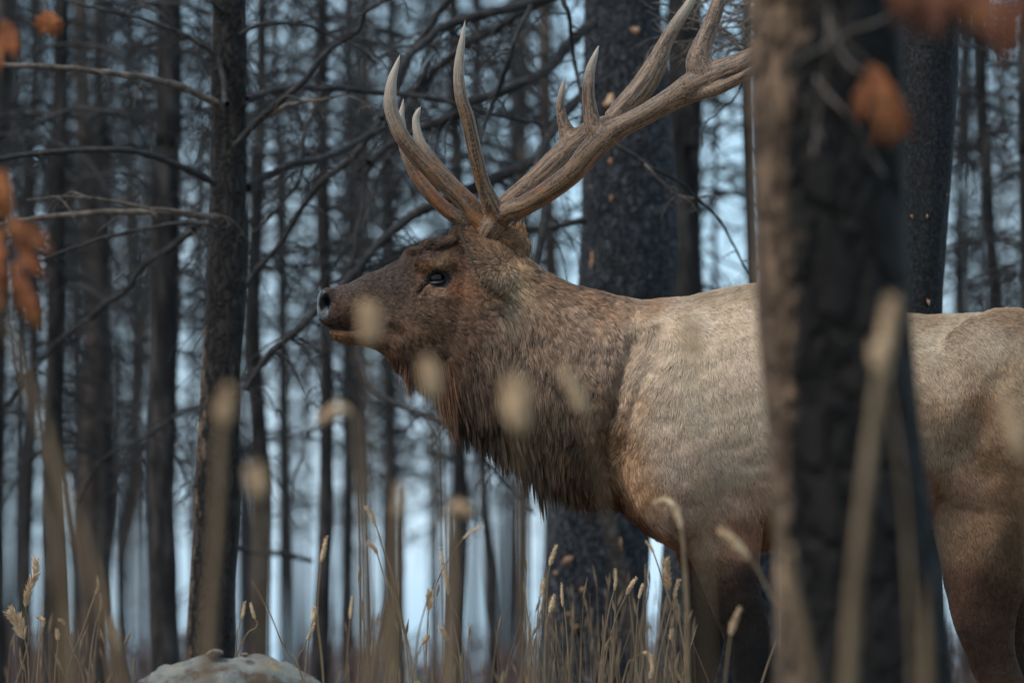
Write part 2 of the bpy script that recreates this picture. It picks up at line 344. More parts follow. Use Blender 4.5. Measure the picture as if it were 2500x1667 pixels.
for lab_, x0_, x1_, n_, sd in (('tangle of thin drooping grey twigs filling the gap above the elk\'s muzzle', 590, 1380, 22, 501), ('tangle of thin drooping twigs between the trunks at far left', -60, 520, 24, 502), ('sparse tangle of thin twigs at the upper right border', 2340, 2560, 8, 503)):
    tg = thing('twig_tangle', lab_, 'branch', P((x0_ + x1_) / 2, -40, 25)); rr = random.Random(sd); mb = MB()
    for _ in range(n_):
        x = rr.uniform(x0_, x1_); y = rr.uniform(-80, 480); s_ = rr.choice((-1, 1)); L_ = rr.uniform(160, 460); Yq = rr.uniform(23.2, 29)
        pts = [(x + s_ * L_ * f ** .9 * rr.uniform(.9, 1.1), y - 40 * math.sin(f * 3) + L_ * rr.uniform(.5, .7) * 1.3 * f ** 2) for f in (0, .2, .4, .6, .8, 1)]
        limb(mb, pts, rr.uniform(3, 7), 1.5, Yq, Yq + rr.uniform(-.5, .5), 6, seed=rr.randrange(999), twigs=12, tl=(50, 170), tr=2.6)
    mb.build('branch', M['twig_far'], tg)
# pale bare branch crossing in front of the broad trunk
pb = thing('dead_branch', 'thin grey bare branch crossing the broad trunk below the antlers', 'branch', P(1501, 354, 21))
for k, pts in enumerate([[(1470, 340), (1501, 354), (1576, 398), (1644, 439), (1720, 500), (1770, 560), (1805, 620), (1830, 680)], [(1576, 398), (1610, 440), (1650, 475), (1690, 482), (1720, 481)], [(1835, 130), (1800, 230), (1760, 270), (1718, 310), (1718, 360)]]):
    mb = MB(); limb(mb, pts, [5, 4, 3][k], [2.5, 3, 1.2][k], 20.6, 20.9, 7, seed=90 + k, twigs=5, tl=(30, 90)); mb.build('branch' if k else 'main_branch', M['twig_pale' if k == 1 else 'twig'], pb)
# curled twig clump
tcx = thing('twig_clump', 'dense clump of curled brown twigs behind the upper antler tines', 'branch', P(1850, 60, 20.6))
mb = MB(); rr = random.Random(12)
for _ in range(120):
    p = P(rr.gauss(1790, 60), rr.uniform(-40, 130), 20.4 + rr.uniform(-.3, .3)); droop(mb, p, rr, rr.uniform(40, 110) * mpp(20.5), rr.uniform(-.6, 1), -1 if rr.random() < .7 else 1, 2.4 * mpp(20.5), 1)
mb.build('twigs', M['twig_pale'], tcx)
mb = MB(); limb(mb, [(1880, 60), (1830, 50), (1760, 60), (1700, 100), (1600, 110), (1570, 170)], 4, 2, 20.5, 20.3, 7, seed=99, twigs=14, tl=(30, 80)); mb.build('branch', M['twig_pale'], tcx)
# burnt stump behind the forelegs
Y = 23.5
st = thing('burnt_stump', 'broad black burnt stump behind the elk\'s forelegs', 'stump', P(1760, base_py(Y), Y))
trunk_mesh('trunk', [(1760, 790, 8), (1758, 800, 150), (1760, 870, 220), (1765, 1000, 250), (1765, 1250, 290), (1760, 1450, 306), (1755, 1667, 312), (1752, base_py(Y), 360)], Y, M['char_big'], st, 50, .10, 33, None, 10)
# --- the sharp scaly trunk right of the foreground tree
Y = 19.7
tE = thing('burnt_pine', 'narrow scaly black trunk rising behind the elk\'s back at right', 'tree', P(2230, base_py(Y), Y))
trunk_mesh('trunk', [(2280, -2600, 60), (2274, -800, 140), (2263, 0, 160), (2255, 250, 158), (2244, 500, 150), (2232, 750, 140), (2230, 1100, 136), (2226, 1600, 150), (2226, base_py(Y), 190)], Y, M['char_fine'], tE, 60, .07, 44, None, 18)
def flake(parent, px, py, Y, w_, h_, seed, mat, off=.0):
    rr = random.Random(seed); n = 13; c = P(px, py, Y); V = [c + np.array([0, -.004, 0])]
    for k in range(n):
        a = k / n * 2 * math.pi; r = rr.uniform(.35, 1.3); V.append(c + np.array([math.cos(a) * w_ * r * mpp(Y), rr.uniform(0, .004), math.sin(a) * h_ * r * mpp(Y)]))
    V = V + [v + np.array([0, .012, 0]) for v in V]
    F = [(0, 1 + k, 1 + (k + 1) % n, 0) for k in range(n)]
    m_ = n + 1; T = [(0, 1 + k, 1 + (k + 1) % n) for k in range(n)] + [(m_, m_ + 1 + (k + 1) % n, m_ + 1 + k) for k in range(n)]
    for k in range(n):
        a_, b2 = 1 + k, 1 + (k + 1) % n; T += [(a_, a_ + m_, b2), (b2, a_ + m_, b2 + m_)]
    return mesh_obj('bark_flake', V, T, mat, parent, False)
M['flake'] = noise_mat('torn_bark', [(.3, (.10, .05, .03)), (.5, (.36, .19, .10)), (.7, (.55, .40, .28))], (45, 45, 45), bump=.6, dist=.003)
def surf_y(px, cx, wpx, Y): return Y - math.sqrt(max(0, (wpx / 2) ** 2 - (px - cx) ** 2)) * mpp(Y) * 1.02 - .004
for k, (px, py, w_, h_) in enumerate([(2188, 95, 20, 30), (2193, 175, 9, 5), (2246, 276, 12, 8), (2227, 528, 5, 7), (2264, 528, 3, 5), (2267, 738, 4, 8), (2312, 475, 3, 5)]):
    flake(tE, px, py, surf_y(px, np.interp(py, [0, 750], [2270, 2238]), 142, 19.7), w_, h_, k, M['flake'])
for k, (px, py, w_, h_) in enumerate([(1550, 74, 13, 11), (1495, 250, 20, 18), (1490, 398, 8, 10), (1450, 456, 9, 12), (1494, 484, 7, 9), (1449, 640, 10, 30), (1621, 305, 8, 16), (1390, 1368, 16, 9), (1358, 1400, 5, 8), (1422, 1440, 8, 7), (1515, 1330, 5, 16), (1388, 1498, 7, 7), (1405, 1530, 7, 10)]):
    cx = np.interp(py, [0, 600, 1250, 1600], [1520, 1536, 1465, 1445]); ww = np.interp(py, [0, 600, 1250, 1600], [178, 214, 246, 262])
    flake(tC, px, py, surf_y(px, cx, ww, 22.8) - .01, w_, h_, 50 + k, M['flake'])

# --- the big blurred trunk in front of the elk
Y = 11.3
def TF(V):
    px, py = toPx(V); L_ = np.interp(py, [0, 700, 1300, 1667], [1825, 1850, 1885, 1895]); e = np.interp(py, [0, 700, 1100, 1667], [135, 125, 80, 70])
    return np.clip(1.2 - (px - L_) / e, 0, 1) * .75
tF = thing('burnt_pine', 'large out-of-focus charred trunk in front of the elk\'s body, bark brown along its left edge', 'tree', P(2115, base_py(Y), Y))
trunk_mesh('trunk', [(2010, -3300, 300), (2008, -800, 350), (2012, 0, 372), (2020, 400, 372), (2035, 750, 376), (2060, 1050, 382), (2090, 1350, 398), (2112, 1667, 436), (2125, base_py(Y), 520)], Y, M['char_front'], tF, 64, .10, 8, TF, 22)

# --- trees further back
def far_tree(xt, xb, wt, wb, Y, mat, label, seed, nb=26, name='bare_tree', top=9, bl=(70, 280), cr=(-150, 1150)):
    t = thing(name, label, 'tree', P(xb, base_py(Y), Y)); rr = random.Random(seed)
    by = base_py(Y); ty = top_py(Y, top)
    ln = rr.uniform(-16, 16); q = [(xt + (xt - xb) * .4, ty, wt * .35), (xt, -60, wt)]
    for f in (.25, .5, .75): q.append((xt + (xb - xt) * f + rr.uniform(-12, 12) + ln * math.sin(f * 3.1), 1600 * f, (wt + (wb - wt) * f) * rr.uniform(.88, 1.12)))
    q += [(xb, 1600, wb), (xb, by, wb * 1.25)]
    trunk_mesh('trunk', q, Y, mat, t, 14, .17, seed, None, 6)
    mb = MB()
    for _ in range(nb):
        py = rr.uniform(*cr); px = np.interp(py, [0, 1600], [xt, xb])
        droop(mb, P(px, py, Y), rr, rr.uniform(*bl) * mpp(Y), rr.choice((.4, .8, 1.2)), None, rr.uniform(1.8, 4.2) * mpp(Y), 2)
    if Y < 34:
        for _ in range(5):
            py = rr.uniform(-150, 780); px = np.interp(py, [0, 1600], [xt, xb]); s_ = rr.choice((-1, 1)); Lp = rr.uniform(180, 480); up_ = rr.uniform(.0, .5); dr = rr.uniform(.2, 1.3)
            pts = [(px + s_ * Lp * f + rr.uniform(-6, 6), py - Lp * up_ * math.sin(f * 2.2) + Lp * dr * f ** 2.2) for f in (0, .2, .4, .6, .8, 1)]
            limb(mb, pts, rr.uniform(4, 8), 2, Y, Y + rr.uniform(-1, 1), 6, seed=rr.randrange(999), twigs=9, tl=(60, 200), tr=3)
    mb.build('crown', M['twig_far'], t)
    return t
FB, BB = M['far_bark'], M['far_brown']
FT = [
 (8, -4, 36, 44, 30, FB, 'dark trunk cut off by the left border, behind the rust leaves'),
 (87, 60, 22, 28, 32, FB, 'thin dark trunk second from the left border'),
 (150, 136, 40, 58, 27, FB, 'dark upright trunk beside the paler brown one at far left'),
 (196, 226, 40, 60, 33, BB, 'paler brown-grey trunk at far left'),
 (237, 246, 28, 36, 30, FB, 'narrow dark trunk hugging the right side of the paler brown one'),
 (319, 292, 26, 22, 42, FB, 'thin grey trunk midway between the left border and the dark left tree'),
 (349, 336, 12, 18, 52, BB, 'very thin brownish trunk left of the wide grey trunk'),
 (413, 401, 60, 80, 26, FB, 'wide grey-black trunk just left of the dark tree with arching branches'),
 (490, 478, 11, 15, 40, FB, 'thread-thin trunk squeezed beside the left edge of the dark left tree'),
 (640, 630, 24, 54, 28, FB, 'black trunk directly right of the dark left tree'),
 (668, 690, 20, 20, 36, FB, 'slim trunk crossing behind the arching branches right of the dark left tree'),
 (788, 785, 24, 44, 27, FB, 'straight dark trunk passing behind the elk\'s nostril'),
 (852, 846, 14, 22, 34, FB, 'slim trunk below the elk\'s lips'),
 (893, 905, 24, 20, 38, BB, 'slim brownish trunk below the elk\'s chin'),
 (955, 972, 14, 28, 32, FB, 'dark trunk below the elk\'s beard, bright sky on its right'),
 (1050, 1056, 10, 10, 40, FB, 'thread-thin trunk standing in the bright sky gap below the throat'),
 (1105, 1111, 26, 40, 29, FB, 'dark trunk below the front of the mane'),
 (1168, 1206, 18, 26, 33, FB, 'slightly leaning trunk below the middle of the mane'),
 (1282, 1278, 22, 28, 36, BB, 'grey-brown trunk just left of the broad charred one'),
 (1331, 1342, 28, 34, 31, BB, 'brown trunk behind the forked antler tines, beside the broad charred one'),
 (1672, 1672, 84, 84, 27, FB, 'dark trunk against the right side of the broad charred one, above the elk\'s back'),
 (1758, 1738, 10, 12, 31, FB, 'thread-thin trunk in the sky gap above the elk\'s back'),
 (1826, 1838, 30, 36, 30, FB, 'dark trunk peeping past the left edge of the big foreground trunk'),
 (2362, 2360, 14, 16, 31, FB, 'thin dark trunk immediately right of the scaly black trunk'),
 (2394, 2412, 30, 30, 28, FB, 'dark straight trunk near the upper right corner'),
 (2440, 2446, 12, 14, 40, BB, 'thin brown trunk second from the right border'),
 (2505, 2504, 34, 36, 25, FB, 'black trunk cut off by the right border'),
]
for k, (xt, xb, wt, wb, Y, m_, lab) in enumerate(FT):
    far_tree(xt, xb, wt, wb, Y, m_, lab, 100 + k, nb=60 if Y < 34 else 44)
# the far wood: one mass of thin trunks and twigs
mb = MB(); rr = random.Random(77)
for _i in range(108):
    Y = rr.uniform(40, 80); x = rr.uniform(-150, 2650) if _i < 36 else (rr.uniform(-100, 600) if _i < 66 else (rr.uniform(2300, 2650) if _i < 84 else rr.uniform(640, 1330)))
    if 975 < x < 1045 and rr.random() < .9: continue
    if 1700 < x < 1830 and rr.random() < .6: continue
    wd = rr.uniform(10, 24) if x > 700 else rr.uniform(10, 30); W = P([x + rr.uniform(-60, 60), x, x + rr.uniform(-45, 45)], [top_py(Y, 12), 600, base_py(Y)], Y)
    mb.tube(catmull(W, 4), np.linspace(.4, 1, 9) * wd / 2 * mpp(Y), 6)
    for _ in range(20):
        py = rr.uniform(-200, 1300); droop(mb, P(x, py, Y), rr, rr.uniform(80, 240) * mpp(Y), rr.choice((.2, .6, 1.)), None, rr.uniform(2, 4.5) * mpp(Y), 1)
tag(mb.build('far_wood', M['twig_far']), 'far-off mass of thin burnt trunks and fine twigs against the pale sky', 'trees', kind='stuff')
# low red-brown brush far behind
mb = MB()
for _ in range(1300):
    Y = rr.uniform(30, 60); x = rr.uniform(-100, 2600)
    h = rr.gauss(1600, 45) + (120 if 560 < x < 760 else 0) + (50 if 900 < x < 1300 else 0)
    b0 = P(x, base_py(Y), Y); t0 = P(x + rr.uniform(-40, 40), h - abs(rr.gauss(0, 40)), Y); md = (b0 + t0) / 2 + np.array([rr.uniform(-.1, .1), 0, 0])
    mb.tube(catmull([b0, md, t0], 3), np.linspace(4, 1, 7) * mpp(Y), 4)
    for _ in range(5):
        droop(mb, t0 + (b0 - t0) * rr.uniform(0, .3), rr, rr.uniform(20, 60) * mpp(Y), -.3, None, 2.2 * mpp(Y), 0)
tag(mb.build('undergrowth', M['undergrowth']), 'low red-brown brush far behind the grass', 'brush', kind='stuff')
# horizontal broken branch low at left
fb = thing('fallen_pole', 'thin broken grey pole lying level between two trunks right of the dark left tree', 'branch', P(600, 1345, 27))
mb = MB(); limb(mb, [(560, 1335), (620, 1345), (690, 1352), (760, 1368)], 8, 6, 25.5, 26, 8, seed=4); mb.build('branch', M['twig_far'], fb)
hb = thing('dead_branch', 'bare twiggy branch hanging below the elk\'s beard', 'branch', P(882, 878, 23))
mb = MB(); limb(mb, [(862, 800), (882, 878), (907, 949), (984, 995), (1060, 1020), (1111, 1046), (1170, 1100), (1240, 1190), (1300, 1250)], 7, 3.5, 23, 22.5, 8, seed=14, twigs=12, tl=(60, 160), down=1.4); mb.build('branch', M['twig'], hb)
for k, (lab, pts) in enumerate([('long diagonal grey branch low in front of the wide grey trunk at left', [(474, 566), (408, 612), (361, 638), (306, 709), (255, 744), (219, 776), (150, 830), (64, 925), (20, 990)]),
                                ('faint bare branch crossing the trunks midway down at left', [(500, 985), (440, 1010), (360, 1060), (280, 1100), (230, 1150), (180, 1250)])]):
    o = thing('dead_branch', lab, 'branch', P(pts[0][0], pts[0][1], 23))
    mb = MB(); limb(mb, pts, 9 - 3 * k, 5 - 2 * k, 23, 24, 8, seed=24 + k, twigs=12, tl=(60, 190)); mb.build('branch', M['twig'], o)

exec_elk = True
# ================================================================== THE ELK
def loft(st, yc=0.0, n=40, step=6):
    """stations (ax,ay, bx,by, half-depth, [egg], [y offset]) -> closed tube"""
    S = np.array([list(s) + [0] * (7 - len(s)) for s in st], float)
    S = catmull(S, step)
    A = P(S[:, 0], S[:, 1], 18.0); B = P(S[:, 2], S[:, 3], 18.0); C = (A + B) / 2; U = (A - B) / 2
    a = np.arange(n) / n * 2 * np.pi; ca, sa = np.cos(a), np.sin(a)
    sa2 = np.sign(sa) * np.abs(sa) ** .88
    V = C[:, None] + U[:, None] * ca[None, :, None]
    V[..., 1] += S[:, 4][:, None] * sa2[None] * (1 + S[:, 5][:, None] * ca[None]) + yc + S[:, 6][:, None]
    m = len(S); V = V.reshape(-1, 3)
    i = np.arange(m - 1)[:, None] * n; j = np.arange(n)[None]; jn = (j + 1) % n
    F = np.stack([i + j, i + jn, i + n + jn, i + n + j], -1).reshape(-1, 4).tolist()
    F.append(list(range(n))[::-1]); F.append(list(range((m - 1) * n, m * n)))
    return V, F
HEAD = [(774, 724, 773, 762, .016), (779, 711, 779, 781, .036), (792, 704, 794, 795, .048), (815, 699, 820, 800, .054), (850, 691, 857, 805, .055), (890, 672, 897, 815, .057),
        (930, 657, 935, 832, .062, .05), (968, 638, 972, 855, .072, .1), (1005, 622, 1000, 878, .088, .15), (1045, 611, 1030, 895, .100, .15), (1085, 602, 1065, 910, .106, .1), (1125, 592, 1100, 925, .108), (1170, 588, 1130, 940, .10)]
JAW = [(802, 804, 806, 816, .018), (810, 803, 815, 829, .032), (835, 800, 845, 840, .040), (870, 800, 890, 843, .045), (920, 800, 930, 858, .052), (980, 790, 962, 885, .060), (1040, 780, 1005, 882, .070)]
NECK = [(1090, 620, 1012, 872, .07), (1120, 600, 1055, 900, .095), (1190, 588, 1092, 950, .115), (1250, 596, 1134, 1000, .135), (1318, 655, 1188, 1048, .150), (1395, 694, 1248, 1092, .165), (1480, 720, 1322, 1140, .180), (1560, 734, 1400, 1190, .195), (1620, 740, 1500, 1230, .2)]
BODY = [(1520, 730, 1465, 1180, .17), (1570, 734, 1530, 1250, .22), (1650, 730, 1600, 1308, .262), (1743, 712, 1700, 1345, .29), (1850, 692, 1830, 1325, .31), (1950, 692, 1950, 1320, .33), (2080, 722, 2080, 1330, .34), (2216, 764, 2216, 1305, .33),
        (2338, 768, 2338, 1265, .30), (2460, 764, 2460, 1225, .29), (2600, 778, 2600, 1175, .27), (2720, 822, 2700, 1120, .22), (2790, 890, 2770, 1050, .13), (2808, 945, 2800, 1000, .04)]
FN = [(1590, 960, 1800, 930, .08), (1565, 1060, 1830, 1050, .10), (1570, 1160, 1850, 1160, .10), (1620, 1270, 1858, 1270, .095), (1672, 1345, 1845, 1340, .080), (1706, 1420, 1846, 1420, .066), (1733, 1490, 1862, 1490, .056), (1762, 1560, 1878, 1560, .050), (1784, 1640, 1890, 1640, .046),
      (1796, 1710, 1894, 1710, .046), (1808, 1760, 1884, 1760, .036), (1818, 1820, 1870, 1820, .028), (1820, 1900, 1868, 1900, .026), (1814, 1955, 1872, 1955, .031), (1802, 1990, 1862, 1990, .032), (1785, 2034, 1868, 2034, .042)]
FF = [(1600, 1100, 1800, 1100, .09), (1615, 1230, 1800, 1230, .085), (1655, 1340, 1795, 1340, .070), (1680, 1420, 1790, 1420, .060), (1682, 1500, 1782, 1500, .052), (1670, 1590, 1766, 1590, .047), (1656, 1667, 1748, 1667, .045),
      (1648, 1730, 1736, 1730, .042), (1654, 1790, 1712, 1790, .030), (1652, 1890, 1700, 1890, .026), (1642, 1955, 1702, 1955, .031), (1628, 1990, 1690, 1990, .032), (1610, 2034, 1692, 2034, .042)]
HN = [(2290, 960, 2760, 920, .08), (2240, 1080, 2740, 1060, .12), (2246, 1170, 2670, 1160, .12), (2266, 1260, 2590, 1250, .11), (2282, 1350, 2530, 1340, .090), (2300, 1440, 2492, 1430, .075), (2322, 1530, 2468, 1510, .060), (2352, 1610, 2468, 1590, .050), (2382, 1680, 2490, 1660, .044),
      (2402, 1740, 2500, 1725, .040), (2404, 1800, 2462, 1800, .032), (2398, 1900, 2448, 1900, .028), (2390, 1955, 2450, 1955, .032), (2378, 1990, 2440, 1990, .032), (2362, 2034, 2446, 2034, .042)]
HF = [(s[0] + 85, s[1], s[2] + 85, s[3], s[4]) for s in HN[1:]]
elk = thing('elk', 'bull elk with large brown antlers standing side-on, looking left, partly behind the big blurred trunk', 'elk', (float(P(1950, 1000, 18)[0]), 18.0, 0.0))
Vs, Fs, o_ = [], [], 0
for st_, yo in ((HEAD, 0), (JAW, 0), (NECK, 0), (BODY, 0), (FN, -.155), (FF, .155), (HN, -.15), (HF, .15)):
    V, F = loft(st_, yo); Vs.append(V); Fs += [[x + o_ for x in f] for f in F]; o_ += len(V)
def blob(px, py, rx, ry, rz, y, rot=0):
    global o_
    n, m_ = 24, 14; th = np.linspace(0, np.pi, m_ + 1)[1:-1]; ph = np.arange(n) / n * 2 * np.pi
    X = np.cos(ph)[None] * np.sin(th)[:, None] * rx; Z = np.sin(ph)[None] * np.sin(th)[:, None] * ry; Yv = -np.cos(th)[:, None] * rz + 0 * X
    c, s = math.cos(rot), math.sin(rot); X, Z = X * c - Z * s, X * s + Z * c
    q = P(px + X, py + Z, 18.0).reshape(-1, 3); q[:, 1] += y + Yv.ravel()
    k = len(th); i = np.arange(k - 1)[:, None] * n; j = np.arange(n)[None]; jn = (j + 1) % n
    F = np.stack([i + j, i + jn, i + n + jn, i + n + j], -1).reshape(-1, 4).tolist(); F.append(list(range(n))[::-1]); F.append(list(range((k - 1) * n, k * n)))
    Vs.append(q); Fs.extend([[x + o_ for x in f] for f in F]); o_ += len(q)
for sgn in (-1, 1):
    blob(1062, 655, 52, 26, .026, sgn * .082, .1)          # brow
    blob(1085, 735, 75, 40, .03, sgn * .075, .15)         # cheekbone
    blob(1080, 800, 95, 80, .03, sgn * .062, -.3)         # jaw muscle
    blob(800, 735, 24, 34, .022, sgn * .034)              # nostril wing
    blob(1665, 1090, 135, 225, .07, sgn * .225, .12)      # shoulder
    blob(1590, 1180, 60, 120, .05, sgn * .16, -.35)       # point of shoulder
    blob(2440, 1020, 220, 260, .06, sgn * .235, .1)        # haunch
blob(1165, 578, 48, 34, .085, 0, -.3)                     # poll between the antlers
blob(1080, 600, 60, 16, .06, 0, -.12)
blob(1010, 622, 30, 12, .05, 0, -.35)
blob(1118, 576, 26, 18, .05, 0, -.8)
blob(1235, 590, 55, 36, .08, 0, .5)
me = bpy.data.meshes.new('tmp'); me.from_pydata(np.vstack(Vs).tolist(), [], Fs); me.update()
tmp = bpy.data.objects.new('tmp', me); COL.objects.link(tmp)
rm_ = tmp.modifiers.new('r', 'REMESH'); rm_.mode = 'VOXEL'; rm_.voxel_size = .0062
sm_ = tmp.modifiers.new('s', 'SMOOTH'); sm_.iterations = 9; sm_.factor = .5
ev = tmp.evaluated_get(bpy.context.evaluated_depsgraph_get()); em = ev.to_mesh()
nv = len(em.vertices); BV = np.empty(nv * 3, np.float32); em.vertices.foreach_get('co', BV); BV = BV.reshape(-1, 3).astype(float)
BN = np.empty(nv * 3, np.float32); em.vertices.foreach_get('normal', BN); BN = BN.reshape(-1, 3).astype(float)
BF = np.empty(len(em.loops), np.int32); em.loops.foreach_get('vertex_index', BF)
nl = np.empty(len(em.polygons), np.int32); em.polygons.foreach_get('loop_total', nl)
BF = BF.reshape(-1, 4) if (nl == 4).all() else np.array([list(p.vertices) for p in em.polygons if len(p.vertices) == 4])
ev.to_mesh_clear(); bpy.data.objects.remove(tmp)

# relief: bumps and creases given in photo coordinates, applied to both flanks
px, py = toPx(BV); side = np.clip(np.abs(BN[:, 1]) * 1.6, 0, 1)
def seg_dist(px, py, poly):
    best = np.full(px.shape, 1e9); poly = np.asarray(poly, float)
    for (x0, y0), (x1, y1) in zip(poly[:-1], poly[1:]):
        dx, dy = x1 - x0, y1 - y0; t = np.clip(((px - x0) * dx + (py - y0) * dy) / (dx * dx + dy * dy), 0, 1)
        best = np.minimum(best, np.hypot(px - x0 - t * dx, py - y0 - t * dy))
    return best
disp = np.zeros(nv)
def bump(x, y, rx, ry, amt, rot=0):
    global disp
    c, s = math.cos(rot), math.sin(rot); u = ((px - x) * c + (py - y) * s) / rx; v = (-(px - x) * s + (py - y) * c) / ry
    disp += amt * np.exp(-(u * u + v * v)) * side
def crease(poly, wd, amt):
    global disp
    disp += amt * np.exp(-(seg_dist(px, py, poly) / wd) ** 2) * side
bump(1068, 680, 34, 24, -.012, .15)      # eye socket
bump(1068, 650, 40, 12, .006, .1)
bump(1080, 722, 40, 12, .005, .2)
crease([(1020, 715), (1030, 700), (1048, 685)], 6, -.010)   # tear slit
bump(960, 735, 60, 30, -.010, .3)        # hollow before the cheek
bump(975, 790, 80, 10, .004, .35)
bump(792, 742, 12, 17, -.030, .25)       # nostril
crease([(797, 724), (803, 738)], 5, -.012)
crease([(775, 798), (801, 797), (830, 800), (858, 803), (882, 798)], 5, -.014)  # mouth
bump(835, 775, 40, 14, .004)
bump(850, 820, 34, 12, .003)
crease([(1545, 830), (1528, 880), (1512, 940), (1500, 1000), (1482, 1050), (1474, 1100), (1495, 1180), (1530, 1250), (1590, 1330)], 20, -.022)
crease([(1588, 800), (1568, 880), (1548, 940), (1530, 1000)], 14, .010)
crease([(1380, 960), (1410, 1040), (1440, 1120), (1460, 1180)], 22, -.016)
crease([(1820, 1290), (1790, 1330), (1740, 1300), (1700, 1240)], 30, -.012)
crease([(1640, 1290), (1690, 1350), (1705, 1400)], 16, -.010)
bump(1600, 1040, 60, 100, -.008, .2); bump(1700, 1150, 60, 90, .010)
bump(1660, 830, 40, 90, .008, .2)
crease([(2440, 930), (2400, 1000), (2380, 1090), (2410, 1160)], 30, -.007); bump(2330, 1010, 40, 60, .012); bump(2420, 1330, 50, 90, .012, .3)
crease([(2240, 1010), (2300, 1090), (2380, 1130), (2470, 1170)], 34, -.006)
disp += .003 * fbm(BV * 14, 3, 4)
BV = BV + BN * disp[:, None]
# recompute normals
def vnormals(V, F):
    n = np.cross(V[F[:, 2]] - V[F[:, 0]], V[F[:, 3]] - V[F[:, 1]]); N = np.zeros_like(V)
    for k in range(4): np.add.at(N, F[:, k], n)
    return N / (np.linalg.norm(N, axis=1)[:, None] + 1e-12), n
BN, fn = vnormals(BV, BF)

# --- coat: colour, direction and length guides in photo coordinates
GAIN = 1.2
CG = [  # x, y, sRGB, radius of influence
 (850, 700, 82, 70, 66), (900, 680, 72, 60, 57), (960, 650, 66, 54, 50), (880, 745, 104, 78, 62), (830, 735, 108, 80, 66), (815, 715, 78, 64, 60), (820, 822, 132, 92, 60), (870, 828, 112, 80, 56), (845, 785, 80, 56, 44), (800, 785, 78, 60, 52),
 (935, 745, 98, 78, 68), (970, 700, 84, 70, 66), (1000, 660, 80, 64, 56), (1020, 625, 66, 50, 44), (1060, 610, 64, 50, 44), (1120, 600, 78, 58, 46), (1035, 655, 140, 96, 64), (1075, 640, 134, 106, 82), (1115, 650, 96, 72, 60), (1040, 700, 124, 92, 72), (1070, 722, 134, 106, 90), (1108, 705, 130, 88, 62), (1100, 750, 92, 68, 54),
 (1000, 760, 98, 76, 62), (980, 820, 92, 68, 52), (930, 840, 96, 68, 50), (1050, 800, 90, 66, 50), (1100, 830, 88, 66, 52), (1000, 880, 76, 54, 42), (1060, 900, 78, 56, 44), (1040, 960, 92, 66, 48), (1090, 980, 66, 50, 42), (1160, 920, 82, 64, 54), (1180, 760, 92, 72, 60), (1200, 830, 100, 82, 70),
 (1230, 600, 120, 90, 68), (1270, 570, 126, 96, 72), (1160, 570, 96, 70, 52), (1280, 640, 138, 112, 88), (1260, 700, 140, 120, 96), (1300, 680, 104, 80, 64), (1330, 740, 118, 96, 80), (1250, 780, 120, 102, 86), (1290, 880, 116, 96, 82), (1200, 980, 86, 68, 56),
 (1130, 1040, 72, 55, 45), (1180, 1100, 58, 44, 36), (1260, 1160, 50, 37, 30), (1320, 1200, 52, 37, 28), (1260, 1050, 100, 82, 66), (1350, 1080, 104, 84, 66), (1400, 1180, 96, 72, 52), (1420, 1100, 94, 74, 58),
 (1380, 700, 112, 84, 66), (1450, 715, 124, 95, 75), (1400, 780, 124, 104, 90), (1400, 880, 122, 102, 88), (1460, 980, 106, 84, 68), (1480, 850, 128, 108, 94), (1500, 740, 136, 108, 88), (1590, 735, 140, 110, 88), (1500, 1060, 100, 74, 54),
 (1560, 800, 152, 134, 118), (1620, 780, 164, 148, 132), (1700, 730, 146, 124, 104), (1700, 780, 178, 164, 148), (1820, 705, 142, 122, 102), (1820, 770, 168, 152, 136), (1680, 860, 186, 170, 150), (1600, 900, 164, 148, 132), (1800, 900, 160, 144, 130), (1850, 1000, 152, 138, 124), (1620, 1020, 154, 138, 124), (1560, 980, 152, 130, 110), (1700, 1000, 158, 144, 130), (1640, 1130, 140, 124, 112),
 (1530, 1110, 152, 122, 96), (1560, 1200, 142, 110, 84), (1800, 1130, 158, 140, 124), (1720, 1200, 146, 126, 110), (1620, 1250, 128, 104, 88), (1500, 1230, 84, 50, 30), (1590, 1320, 108, 70, 48), (1660, 1370, 92, 58, 42), (1540, 1270, 72, 42, 26), (1840, 1200, 150, 124, 106), (1860, 1290, 108, 78, 60), (1800, 1300, 128, 88, 68),
 (1730, 1330, 112, 90, 74), (1740, 1400, 88, 68, 54), (1830, 1400, 56, 42, 38), (1780, 1500, 58, 46, 38), (1820, 1600, 38, 31, 27), (1850, 1700, 40, 32, 30), (1690, 1500, 64, 48, 38), (1700, 1620, 66, 48, 36), (1850, 1900, 60, 44, 36),
 (2000, 800, 160, 144, 128), (2000, 1200, 130, 112, 98), (2260, 775, 128, 106, 86), (2450, 770, 130, 108, 90), (2280, 830, 152, 138, 122), (2420, 830, 150, 136, 120), (2300, 930, 148, 130, 112), (2450, 920, 140, 120, 100), (2280, 1010, 128, 106, 86), (2400, 1000, 110, 84, 64), (2480, 1000, 142, 122, 100), (2300, 1100, 124, 104, 86), (2440, 1120, 104, 80, 60), (2260, 1180, 110, 74, 50), (2350, 1200, 112, 88, 72), (2480, 1200, 96, 72, 54), (2300, 1300, 124, 98, 78), (2400, 1300, 112, 88, 68), (2480, 1320, 82, 62, 46), (2330, 1440, 100, 72, 58), (2420, 1440, 76, 54, 40), (2380, 1580, 62, 44, 34), (2700, 1000, 190, 165, 130), (2420, 1800, 80, 60, 46),
]
CG = np.array(CG, float)
_l = CG[:, 2:] / 255; _l = np.where(_l <= .04045, _l / 12.92, ((_l + .055) / 1.055) ** 2.4); _g = _l @ np.array([.3, .55, .15]); _l = (_l * .97 + _g[:, None] * .03) * np.array([1.03, 1.0, .94])
